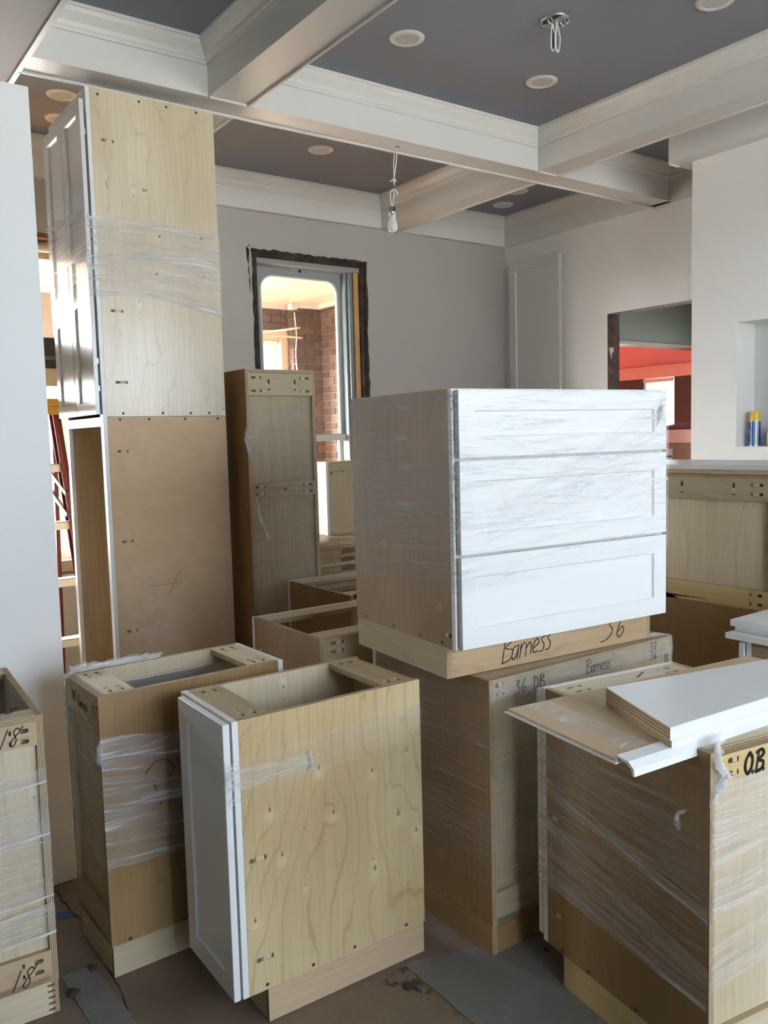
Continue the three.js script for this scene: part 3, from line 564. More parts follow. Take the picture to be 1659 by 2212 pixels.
{ // ceiling fan: one blade shows in the window
  const t = thing('ceiling_fan', 'pale wooden ceiling fan in the sunroom, one blade crossing the window', 'fan', [3.68, 2.6, -7.25], R(4));
  obj('motor', [cyl(0.09, 0.11, 0.1, 0, 0.02, 0), cyl(0.06, 0.09, 0.05, 0, 0.095, 0)], M.cream, t);
  obj('rod', cyl(0.014, 0.014, 0.38, 0, 0.31, 0), M.cream, t);
  for (let k = 0; k < 5; k++) {
    const sh = new THREE.Shape([[0.12, -0.03], [0.2, -0.055], [0.56, -0.07], [0.6, -0.05], [0.61, 0], [0.6, 0.05], [0.56, 0.07], [0.2, 0.055], [0.12, 0.03]].map(p => new THREE.Vector2(...p)));
    const g = new THREE.ExtrudeGeometry(sh, { depth: 0.008, bevelEnabled: true, bevelSize: 0.002, bevelThickness: 0.002, bevelSegments: 1 }).rotateX(-Math.PI / 2 + 0.2);
    const o = obj('blade', g, M.fanBlade, t); o.rotation.y = k * Math.PI * 2 / 5;
  }
  const lamp = obj('globe', new THREE.SphereGeometry(0.07, 20, 14), M.bulb, t); lamp.position.y = -0.1;
}
// a length of pale cable hanging down the pier
{ const o = obj('hanging_cable', tube([[4.77, 3.0, -8.22], [4.775, 2.75, -8.2], [4.76, 2.5, -8.2], [4.82, 2.1, -8.21], [4.86, 1.8, -8.21], [4.87, 1.2, -8.21]], 0.006, 40), M.cream, scene); o.userData = { label: 'thin pale cable hanging down the dark brick pier', category: 'cable' }; }
{
  const o = thing('foam_sheet', 'pink foam sheet leaning in the sunroom below the window', 'foam board', [3.63, 0, -6.75]);
  obj('board', rbox(-0.2, 0.4, 0, 1.35, -0.02, 0.02), M.foam, o); 
  const o2 = thing('plastic_bundle', 'crumpled white plastic sheet heaped beside the pink foam', 'plastic sheet', [3.62, -0.06, -6.6]);
  bunch(o2, [[0, 0.1, 0], [0.05, 0.6, 0.02], [0.02, 1.0, 0], [0.1, 1.25, 0.03]], 0.07, 19, 4);
}
// ---------------------------------------------------------------- outdoors and the pink room
const ground = structure('ground', 'pale paved yard outside');
obj('paved_yard', box(-40, 40, -0.6, -0.4, -45, 45), M.paving, ground);
const pinkRoom = structure('wall_pink_room', 'pink and dark green room beyond the doorway');
obj('room_floor', box(XR + 0.15, 9.3, -0.12, -0.002, -8.6, 0.5), M.woodFloor, pinkRoom);
obj('room_ceiling', box(XR + 0.15, 9.3, 3.3, 3.4, -8.6, 0.5), M.pinkTrim, pinkRoom);
each('end_wall', [box(XR + 0.15, 9.3, 0, 3.3, -8.6, -8.5), box(XR + 0.15, 9.3, 0, 3.3, 0.4, 0.5)], M.pink, pinkRoom);
obj('party_wall', box(XR + 0.15, XR + 0.25, 0, 3.3, -8.6, -5.85), M.pink, pinkRoom);
wallSlab('wall_pink_far', -0.5, 8.6, -0.12, 3.4, 9.0, 0.2, 'z', [[6.38, 6.8, 0.9, 2.24], [2.6, 5.4, 0.7, 2.6], [7.3, 8.3, 0.7, 2.2]], M.pink, M.tan, 'far pink wall with one blind window and added unseen openings for light');  // the two larger openings are unseen, added to light the pink room
each('dark_panelling', [box(8.97, 8.998, 0, 2.25, -6.37, -5.7), box(8.97, 8.998, 0, 2.25, -7.28, -6.81)], M.darkBrown, pinkRoom);
obj('picture_rail', [rbox(8.95, 8.998, 2.25, 2.37, -8.4, -5.6), rbox(8.93, 8.998, 2.37, 2.395, -8.4, -5.6)], M.pinkTrim, pinkRoom);
obj('header_wall', box(XR + 0.25, 9.0, 2.56, 3.3, -6.02, -5.9), M.green, pinkRoom, 'dark green wall above a wide opening');
obj('header_trim', rbox(XR + 0.25, 9.0, 2.525, 2.56, -6.05, -5.87), M.darkBrown, pinkRoom);
{
  const w = structure('window_9', 'window with a pale slatted blind in the pink room');
  const n = 44, sl = [];
  for (let k = 0; k < n; k++) sl.push(box(-0.012, 0.012, 0, 0.0014, -6.79, -6.39).rotateZ(0.5).translate(8.96, 2.2 - k * 0.03, 0));
  const o = obj('blind_slats', sl, M.slat, w, 'pale yellow blind slats'); o.userData.kind = 'stuff';
  obj('blind_head', rbox(8.94, 8.975, 2.2, 2.24, -6.8, -6.38), M.cream, w);
}
{
  const b = thing('cardboard_carton', 'lower brown carton under the carton with labels in the doorway', 'box', [6.35, 0, -4.55]);
  obj('carton_body', rbox(-0.2, 0.25, 0, 1.3, -0.3, 0.35, 0.004), M.card, b);
  const c = thing('cardboard_carton', 'brown carton with a pale band and shipping labels in the doorway', 'box', [6.35, 1.3, -4.55]);
  obj('carton_body', rbox(-0.2, 0.25, 0, 0.2, -0.3, 0.35, 0.004), M.card, c);
  obj('lid_band', rbox(-0.204, 0.25, 0.2, 0.31, -0.302, 0.352, 0.004), M.pinkTrim, c, 'pale pink band');
  obj('shipping_label', box(-0.2025, -0.2, 0.02, 0.15, 0.0, 0.08), M.paper, c);
  obj('shipping_label', box(-0.2025, -0.2, 0.03, 0.155, 0.1, 0.17), M.paper, c);
  each('label_print', [box(-0.2032, -0.2024, 0.08, 0.095, 0.105, 0.165), box(-0.2032, -0.2024, 0.042, 0.06, 0.11, 0.16)], M.ink, c);
  const r = thing('red_cloth', 'dark red cloth heaped on top of the carton in the doorway', 'cloth', [6.38, 1.61, -4.45]);
  const g = new THREE.SphereGeometry(0.16, 20, 12, 0, 6.283, 0, 1.6), p = g.attributes.position;
  for (let i = 0; i < p.count; i++) { const k = 0.75 + 0.5 * vn(p.getX(i) * 22, p.getZ(i) * 22, 9); p.setXYZ(i, p.getX(i) * k, p.getY(i) * 0.32 * k, p.getZ(i) * 1.2 * k); }
  g.computeVertexNormals(); obj('cloth_heap', g, M.darkRed, r);
}
// a scrap of white plaster left on the dark doorway jamb
{ const sh = new THREE.Shape([[0, 0.09], [0.05, 0.1], [0.06, 0.06], [0.035, 0.055], [0.03, 0], [0.012, 0.05]].map(p => new THREE.Vector2(...p))); const g = new THREE.ExtrudeGeometry(sh, { depth: 0.002, bevelEnabled: false }).translate(5.632, 2.2, -4.62); const o = obj('plaster_scrap', g, M.wall, scene); o.userData = { label: 'small torn white scrap on the dark doorway jamb', category: 'scrap' }; }

// ================================================================ cabinets
// canonical cabinet: x 0..w, back at z = 0 facing +z, carcass to z = -d, face frame and fronts beyond
function carcass(name, label, origin, turn, o) {
  const { w, d, h = 0.876, K = 0.098, t = 0.018, side = M.honey, inner = M.birch, rail = M.birch, back = M.birch, frame = M.white, toe = M.birch, group } = o;
  const c = thing(name, label, 'cabinet', origin, turn, group);
  const ph = h - K;
  const left = slab('side_panel', c, d, ph, t, inner, { plane: 'zy', at: [0, K, 0], low: o.leftFace || side, ...(o.left || {}) });
  slab('side_panel', c, d, ph, t, o.rightFace || side, { plane: 'zy', at: [w - t, K, 0], low: inner, ...(o.right || {}) });
  slab('bottom_panel', c, w - 2 * t, d, t, inner, { plane: 'xz', at: [t, K, 0] });
  slab('back_panel', c, w - 2 * t, ph, 0.006, back, { at: [t, K, -t - 0.006], edge: M.ply, ...(o.back2 || {}) });
  const rh = o.railH || 0.075;
  if (o.topRail !== false) slab('back_rail', c, w - 2 * t, rh, t, o.topRailFace || rail, { swap: true, at: [t, h - rh - (o.railDrop ?? t), -t], slots: o.topSlots || [], holes: o.topHoles || [] });
  if (o.bottomRail !== false) slab('back_rail', c, w - 2 * t, o.lowH || 0.09, t, o.lowRailFace || rail, { swap: true, at: [t, K + (o.lowDrop ?? 0), -t], slots: o.lowSlots || [], holes: o.lowHoles || [] });
  if (o.midRail) slab('back_rail', c, w - 2 * t, 0.075, t, rail, { swap: true, at: [t, o.midRail, -t], slots: o.midSlots || [], holes: o.midHoles || [] });
  if (o.top) slab('top_panel', c, w - 2 * t, d, t, o.topFace || inner, { plane: 'xz', at: [t, h - t, 0] });
  else {
    const sd = o.stretcher || 0.1, y = h - t - 0.001;
    slab('stretcher', c, w - 2 * t, sd, t, o.stretchFace || inner, { plane: 'xz', swap: true, at: [t, y, o.backStretchZ ?? -t], slots: o.backStretchSlots || [] });
    slab('stretcher', c, w - 2 * t, sd, t, o.stretchFace || inner, { plane: 'xz', swap: true, at: [t, y, -d + sd], slots: o.frontStretchSlots || [] });
  }
  if (K > 0.02) {
    const sb = o.setback ?? 0.058;
    slab('toe_side', c, d - sb, K, t, o.toeSide || toe, { swap: true, plane: 'zy', at: [0.002, 0, -0.004], edge: M.ply });
    slab('toe_side', c, d - sb, K, t, o.toeSide || toe, { swap: true, plane: 'zy', at: [w - t - 0.002, 0, -0.004], edge: M.ply });
    slab('toe_front', c, w - 2 * t - 0.004, K, t, o.toeFront || toe, { swap: true, at: [t + 0.002, 0, -d + sb - 0.004] });
    slab('toe_back', c, w - 2 * t - 0.004, K, t, o.toeBack || toe, { swap: true, at: [t + 0.002, 0, -0.022] });
  }
  if (frame) {
    const z0 = -d - 0.019, z1 = -d - 0.0005, sw = o.stile || 0.04, k0 = o.frameLow ?? K;
    const rails = o.rails || [[h - 0.038, h], [k0, k0 + 0.038]];
    obj('face_frame', [rbox(-0.001, sw, k0, h, z0, z1), rbox(w - sw, w + 0.001, k0, h, z0, z1), ...rails.map(([a, b]) => rbox(sw, w - sw, a, b, z0 + 0.0005, z1))], frame, c);
  }
  for (const [x0, x1, y0, y1, nm = 'door', m = M.white, f = 0.058, gap = 0.006] of o.fronts || []) shakerMesh(nm, c, x1 - x0, y1 - y0, x1, y0, -d - 0.019 - gap, Math.PI, m, f);
  c.userData.w = w; c.userData.d = d;
  return c;
}
const at3 = (P, a, u, v) => [P[0] + u * Math.cos(a) - v * Math.sin(a), 0, P[1] - u * Math.sin(a) - v * Math.cos(a)];
const pocket = (w, y, s = 1) => [[0.02, y + 0.018], [0.02, y - 0.018], [w - 0.02, y + 0.018, 0.05, Math.PI], [w - 0.02, y - 0.018, 0.05, Math.PI]].map(p => [p[0] + (p[3] ? -0.002 : 0.002), p[1], p[2] || 0.05, p[3] || 0]);

// C: knotty birch base cabinet with a white shaker door, nearest the middle
{
  const a = R(-1.084), w = 0.36, d = 0.605;
  const c = carcass('base_cabinet', 'knotty birch base cabinet with one narrow white shaker door, open on top', at3([0.957, -2.024], a, d, 0), a + Math.PI / 2, {
    w, d, leftFace: M.knotty, inner: M.birch, frame: M.white, toe: M.birch, toeSide: M.pinkRail, setback: 0.062, topRail: false,
    left: { off: [0, 0], holes: [[d - 0.055, 0.014], [d - 0.202, 0.014], [d - 0.344, 0.014], [d - 0.533, 0.014]].map(p => [p[0], p[1], 0.0055]), slots: [[d - 0.02, 0.381, 0.048, Math.PI], [d - 0.03, 0.093, 0.048, Math.PI]] },
    stretchFace: M.dullBirch, backStretchSlots: pocket(w - 0.036, 0.05), frontStretchSlots: pocket(w - 0.036, 0.05),
    fronts: [[0.0, 0.318, 0.1, 0.873]], stile: 0.045,
  });
  slab('back_cleat', c, w - 0.036, 0.07, 0.018, M.dullBirch, { swap: true, at: [0.018, 0.8, -0.018] });
  sheet('stretch_wrap', c, [[-0.003, 0.655, -0.625], [-0.003, 0.7, 0.002], [-0.003, 0.805, 0.002], [-0.003, 0.77, -0.625]], M.film3, { n: [-1, 0, 0], ru: 1.2, rv: 0.5, ragged: 0.01, s: 3 });
  sheet('stretch_wrap', c, [[-0.005, 0.69, -0.648], [-0.005, 0.7, -0.39], [-0.005, 0.74, -0.39], [-0.005, 0.75, -0.648]], M.film2, { n: [-1, 0, 0], ru: 0.5, rv: 0.22, ragged: 0.012, s: 5, amp: 0.004 });
  sheet('stretch_wrap', c, [[-0.027, 0.655, -0.653], [-0.005, 0.655, -0.624], [-0.005, 0.77, -0.624], [-0.027, 0.77, -0.653]], M.film2, { n: [-0.7, 0, -0.7], nx: 4, ru: 0.1, rv: 0.5, s: 6 });
  sheet('stretch_wrap', c, [[0.3, 0.75, -0.654], [-0.024, 0.66, -0.654], [-0.024, 0.78, -0.654], [0.3, 0.852, -0.654]], M.film3, { n: [0, 0, -1], ru: 0.6, rv: 0.5, s: 7, curve: -0.015, amp: 0.003 });
  bunch(c, [[-0.006, 0.68, -0.4], [-0.01, 0.71, -0.392], [-0.006, 0.755, -0.395]], 0.012, 7, 3);
}
// B: brown base cabinet behind it, its back towards the left
{
  const a = R(1.088), w = 0.326, d = 0.608;
  const c = carcass('base_cabinet', 'brown base cabinet with crumpled stretch film on its top corner, left of the knotty one', at3([0.73, -2.488], a, 0, w), a - Math.PI / 2, {
    w, d, side: M.honey, inner: M.birch, back: M.dullBirch, topRailFace: M.dullBirch, railH: 0.1, railDrop: 0, lowH: 0.1, rail: M.dullBirch, toe: M.birch, stretchFace: M.birch,
    right: { holes: [[0.057, 0.008, 0.006], [0.234, 0.006, 0.006], [0.42, 0.006, 0.006]] },
    backStretchZ: -0.02, backStretchSlots: pocket(w - 0.036, 0.05), frontStretchSlots: pocket(w - 0.036, 0.05), stile: 0.045,
  });
  const drawer = obj('inner_tray', [box(0.06, w - 0.06, 0.62, 0.7, -0.55, -0.54), box(0.06, w - 0.06, 0.62, 0.7, -0.1, -0.09), box(0.06, 0.072, 0.62, 0.7, -0.54, -0.1), box(w - 0.072, w - 0.06, 0.62, 0.7, -0.54, -0.1), box(0.06, w - 0.06, 0.61, 0.62, -0.55, -0.09)], M.paleBirch, c);
  each('drawer_slide', [rbox(w - 0.032, w - 0.02, 0.78, 0.825, -0.55, -0.1), rbox(0.02, 0.032, 0.78, 0.825, -0.55, -0.1)], M.steel, c);
  writing(c, 'DB', [0.075, 0.815, 0.0005], 0.03, { m: M.ink, pen: 0.002 });
  writing(c, 'Barness', [0.13, 0.805, 0.0005], 0.036, { m: M.ink, pen: 0.002, step: 0.8 });
  writing(c, '15"', [0.265, 0.8, 0.0005], 0.042, { m: M.ink, pen: 0.0022 });
  writing(c, 'P"', [w + 0.0005, 0.5, -0.155], 0.13, { turn: Math.PI / 2, tilt: 0.1, pen: 0.0055 });
  writing(c, '8', [w + 0.0005, 0.26, -0.245], 0.05, { turn: Math.PI / 2, pen: 0.003 });
  const X = w + 0.002;
  sheet('stretch_wrap', c, [[X, 0.345, 0.002], [X, 0.33, -0.3], [X, 0.71, -0.3], [X, 0.757, 0.002]], M.film2, { n: [1, 0, 0], ru: 0.8, rv: 1.0, ragged: 0.012, s: 11, amp: 0.003 });
  sheet('stretch_wrap', c, [[0, 0.4, 0.003], [w, 0.34, 0.003], [w, 0.76, 0.003], [0, 0.872, 0.003]], M.film1, { n: [0, 0, 1], ru: 0.7, rv: 1.0, s: 12, amp: 0.003 });
  bunch(c, [[0.05, 0.872, 0.01], [0.0, 0.885, -0.03], [-0.008, 0.885, -0.12], [0.0, 0.88, -0.26], [0.005, 0.878, -0.34]], 0.022, 31, 5);
  bunch(c, [[w + 0.004, 0.75, 0], [w + 0.006, 0.68, 0.002], [w + 0.006, 0.65, -0.03]], 0.012, 37, 3);
  bunch(c, [[w + 0.006, 0.69, -0.06], [w + 0.008, 0.7, -0.13], [w + 0.006, 0.715, -0.24]], 0.009, 39, 2);
}
// A: cabinet cut by the left edge, marked 18
{
  const a = R(-3.337), w = 0.457, d = 0.606;
  const c = carcass('base_cabinet', 'pale birch cabinet marked 18, cut off by the left edge, open on top', at3([0.56, -2.436], a, -w, 0), a, {
    w, d, side: M.birch, inner: M.dullBirch, back: M.paleBirch, rail: M.pinkRail, railH: 0.066, lowH: 0.093, toe: M.paleBirch, toeBack: M.paleBirch, setback: 0.06,
    topSlots: [[w - 0.062, 0.046, 0.045, Math.PI], [w - 0.062, 0.016, 0.045, Math.PI]], lowSlots: [[w - 0.062, 0.07, 0.05, Math.PI], [w - 0.062, 0.038, 0.05, Math.PI]],
    stretchFace: M.birch, backStretchZ: -0.001, stretcher: 0.075,
  });
  each('dovetail', Array.from({ length: 5 }, (_, k) => box(w - 0.03, w - 0.012, 0.012 + k * 0.018, 0.016 + k * 0.018, -0.003, 0.0005)), M.darkPly, c);
  writing(c, '18', [w - 0.115, 0.8, 0.0006], 0.05, { slope: 0.3, pen: 0.003 });
  writing(c, '18', [w - 0.125, 0.105, 0.0006], 0.055, { slope: 0.3, pen: 0.003 });
  const t18 = writing(c, '18', [w - 0.11, 0.8768, -0.055], 0.045, { slope: 0.5, pen: 0.003 }); t18.rotation.set(-Math.PI / 2, 0, 0);
  for (const [y0, y1, m, s, b] of [[0.68, 0.725, M.film2, 41, 0.3], [0.36, 0.68, M.film1, 42, 1], [0.53, 0.555, M.film2, 43, 0.2], [0.35, 0.385, M.film2, 44, 0.25], [0.24, 0.33, M.film2, 45, 0.5]])
    sheet('stretch_wrap', c, [[0, y0 - 0.03, 0.0025], [w + 0.001, y0, 0.0025], [w + 0.001, y1, 0.0025], [0, y1 - 0.03, 0.0025]], m, { ru: 0.9, rv: b, s, ragged: 0.006 });
  sheet('stretch_wrap', c, [[w + 0.002, 0.24, 0.002], [w + 0.002, 0.24, -d], [w + 0.002, 0.73, -d], [w + 0.002, 0.73, 0.002]], M.film1, { n: [1, 0, 0], s: 47 });
}
// D: wrapped base cabinet under the drawer unit
{
  const a = R(-0.445), w = 0.889, d = 0.6;
  const c = carcass('base_cabinet', 'wide brown base cabinet marked 36 DB, carrying the white drawer unit', at3([1.707, -1.857], a, 0, 0), a, {
    w, d, side: M.honey, inner: M.dullBirch, back: M.dullBirch, rail: M.greyRail, railH: 0.064, railDrop: 0, lowH: 0.1, toe: M.honey, setback: 0.06, toeBack: M.honey,
    topHoles: [[0.235, 0.045, 0.004], [0.55, 0.05, 0.004]], topSlots: [[0.012, 0.045, 0.03, 0], [0.012, 0.015, 0.03, 0]],
    left: { holes: [[0.079, 0.012], [0.242, 0.017]] }, stretchFace: M.greyRail, backStretchZ: -0.02,
  });
  writing(c, '36 DB', [0.105, 0.817, 0.0052], 0.042, { pen: 0.003, step: 0.95 });
  writing(c, 'Barness', [0.425, 0.82, 0.0052], 0.046, { pen: 0.0026, step: 0.85 });
  writing(c, '37', [0.76, 0.84, 0.0052], 0.03, { pen: 0.0024 }); writing(c, '36', [0.765, 0.808, 0.0052], 0.026, { pen: 0.0024 });
  sheet('stretch_wrap', c, [[0, 0.2, 0.0025], [w, 0.2, 0.0025], [w, 0.872, 0.0025], [0, 0.876, 0.0025]], M.film3, { ru: 2, rv: 1.4, s: 51 });
  sheet('stretch_wrap', c, [[0, 0.812, 0.0045], [w, 0.815, 0.0045], [w, 0.872, 0.0045], [0, 0.874, 0.0045]], M.film1, { ru: 2, rv: 0.3, s: 54 });
  sheet('stretch_wrap', c, [[-0.003, 0.22, -d], [-0.003, 0.22, 0.002], [-0.003, 0.87, 0.002], [-0.003, 0.87, -d]], M.film3, { n: [-1, 0, 0], ru: 1.3, rv: 1.4, s: 52 });
  bunch(c, [[0.03, 0.86, 0.004], [0.05, 0.84, 0.005], [0.1, 0.83, 0.004]], 0.008, 55, 2);
  bunch(c, [[w - 0.22, 0.878, -0.05], [w - 0.05, 0.88, -0.04], [w + 0.002, 0.874, 0.0]], 0.01, 57, 3);
}
// U: the white three-drawer unit on top
{
  const a = R(-4.801), W = 0.889, D = 0.606, d = 0.587;
  const o = at3([1.617, -1.9], a, W, D); o[1] = 0.878;
  const c = carcass('drawer_cabinet', 'white three-drawer cabinet wrapped in stretch film, stacked on the brown cabinet', o, a + Math.PI, {
    w: W, d, side: M.honey, inner: M.birch, toe: M.birch, toeFront: M.toeTan, toeSide: M.dullBirch, setback: 0.036, frame: M.white, stile: 0.03, rails: [[0.855, 0.876], [0.098, 0.115], [0.652, 0.672], [0.37, 0.39]],
    top: true, rightFace: M.honey,
    right: { holes: [[0.063, 0.014], [0.25, 0.014], [0.41, 0.014], [0.533, 0.012]], slots: [[d - 0.008, 0.04, 0.035, Math.PI]] },
    fronts: [[0.007, 0.883, 0.672, 0.8705, 'drawer_front'], [0.007, 0.883, 0.387, 0.664, 'drawer_front'], [0.007, 0.883, 0.103, 0.379, 'drawer_front']],
  });
  const zt = -0.5556;
  writing(c, 'Barness', [W - 0.205, 0.012, zt], 0.085, { turn: Math.PI, slope: 0.25, tilt: 0.1, pen: 0.0034, step: 0.8 });
  writing(c, '36', [W - 0.655, 0.02, zt], 0.085, { turn: Math.PI, slope: 0.35, tilt: 0.05, pen: 0.0034 });
  each('finger_joint', Array.from({ length: 4 }, (_, k) => box(W - 0.03, W - 0.022, 0.02 + k * 0.02, 0.024 + k * 0.02, zt - 0.0003, zt + 0.002)), M.darkPly, c);
  const X = W + 0.003, zf = -D - 0.0285;
  sheet('stretch_wrap', c, [[X, 0.27, 0], [X, 0.275, -D], [X, 0.874, -D], [X, 0.874, 0]], M.film1, { n: [1, 0, 0], ru: 1.1, rv: 1.3, s: 61, ragged: 0.006, amp: 0.003 });
  sheet('stretch_wrap', c, [[X, 0.275, -D + 0.005], [W - 0.004, 0.275, zf], [W - 0.004, 0.87, zf], [X, 0.87, -D + 0.005]], M.film1, { n: [0.7, 0, -0.7], nx: 4, ru: 0.15, rv: 1.3, s: 62 });
  sheet('stretch_wrap', c, [[W - 0.004, 0.275, zf], [0.003, 0.33, zf], [0.003, 0.872, zf], [W - 0.004, 0.872, zf]], M.film1, { n: [0, 0, -1], ru: 1.5, rv: 1.2, s: 63, ragged: 0.01, amp: 0.003 });
  sheet('stretch_wrap', c, [[W - 0.1, 0.42, zf - 0.002], [0.003, 0.62, zf - 0.002], [0.003, 0.872, zf - 0.002], [W - 0.1, 0.5, zf - 0.002]], M.film3, { n: [0, 0, -1], ru: 1.2, rv: 0.6, s: 64, amp: 0.003 });
  bunch(c, [[0.03, 0.83, zf - 0.003], [0.045, 0.8, zf - 0.004], [0.06, 0.75, zf - 0.003]], 0.014, 67, 4);
}
// E: wrapped cabinet on the right
{
  const a = R(-8.263), w = 0.52, d = 0.6;
  const c = carcass('base_cabinet', 'base cabinet wrapped in streaky film and marked O.B., under the sheet of board', at3([1.695, -1.103], a, 0, 0), a, {
    w, d, side: M.honey, inner: M.birch, back: M.paleBirch, topRailFace: M.yellowRail, railH: 0.062, railDrop: 0.012, lowH: 0.09, lowRailFace: M.paleBirch, toe: M.yellowRail, toeSide: M.yellowRail, setback: 0.075,
    topSlots: [[0.045, 0.045, 0.03, 0], [0.045, 0.014, 0.03, 0]], stretchFace: M.birch, frontStretchSlots: [[0.04, 0.03, 0.05, 0], [0.04, 0.07, 0.05, 0], [w - 0.08, 0.03, 0.05, Math.PI], [w - 0.08, 0.07, 0.05, Math.PI]],
    left: { holes: [[0.05, 0.19, 0.004], [0.238, 0.008], [0.423, 0.008], [0.533, 0.01]], slots: [[d - 0.012, 0.4, 0.042, Math.PI], [d - 0.025, 0.108, 0.042, Math.PI]] },
    fronts: [[0.002, w - 0.002, 0.112, 0.866]], stile: 0.045,
  });
  writing(c, 'O.B.', [0.108, 0.803, 0.0008], 0.05, { pen: 0.008, slope: 0.15, step: 0.8 });
  const mark = writing(c, '1', [0.3, 0.8765, -0.545], 0.06, { pen: 0.004, m: M.ink }); mark.rotation.set(-Math.PI / 2, 0, -0.9);
  sheet('stretch_wrap', c, [[-0.003, 0.29, -d - 0.03], [-0.003, 0.25, 0.002], [-0.003, 0.83, 0.002], [-0.003, 0.845, -d - 0.03]], M.film1, { n: [-1, 0, 0], ru: 1, rv: 1.1, s: 71, ragged: 0.008, amp: 0.004 });
  sheet('stretch_wrap', c, [[-0.006, 0.29, -d - 0.03], [-0.006, 0.25, 0.002], [-0.006, 0.36, 0.002], [-0.006, 0.5, -d - 0.03]], M.film2, { n: [-1, 0, 0], ru: 1, rv: 0.35, s: 72, amp: 0.004 });
  sheet('stretch_wrap', c, [[-0.006, 0.57, -d - 0.03], [-0.006, 0.47, 0.002], [-0.006, 0.5, 0.002], [-0.006, 0.62, -d - 0.03]], M.film2, { n: [-1, 0, 0], ru: 1, rv: 0.12, s: 73, amp: 0.003 });
  sheet('stretch_wrap', c, [[0, 0.3, 0.003], [w, 0.38, 0.003], [w, 0.81, 0.003], [0, 0.8, 0.003]], M.film1, { ru: 0.9, rv: 1, s: 74, amp: 0.004 });
  bunch(c, [[0.1, 0.885, -0.05], [0.03, 0.885, -0.01], [0.02, 0.85, 0.008], [0.035, 0.82, 0.01], [0.02, 0.79, 0.006], [0.005, 0.74, 0.005]], 0.018, 77, 6);
  bunch(c, [[-0.005, 0.72, -0.06], [-0.006, 0.7, -0.09], [-0.004, 0.66, -0.085]], 0.008, 79, 2);
}
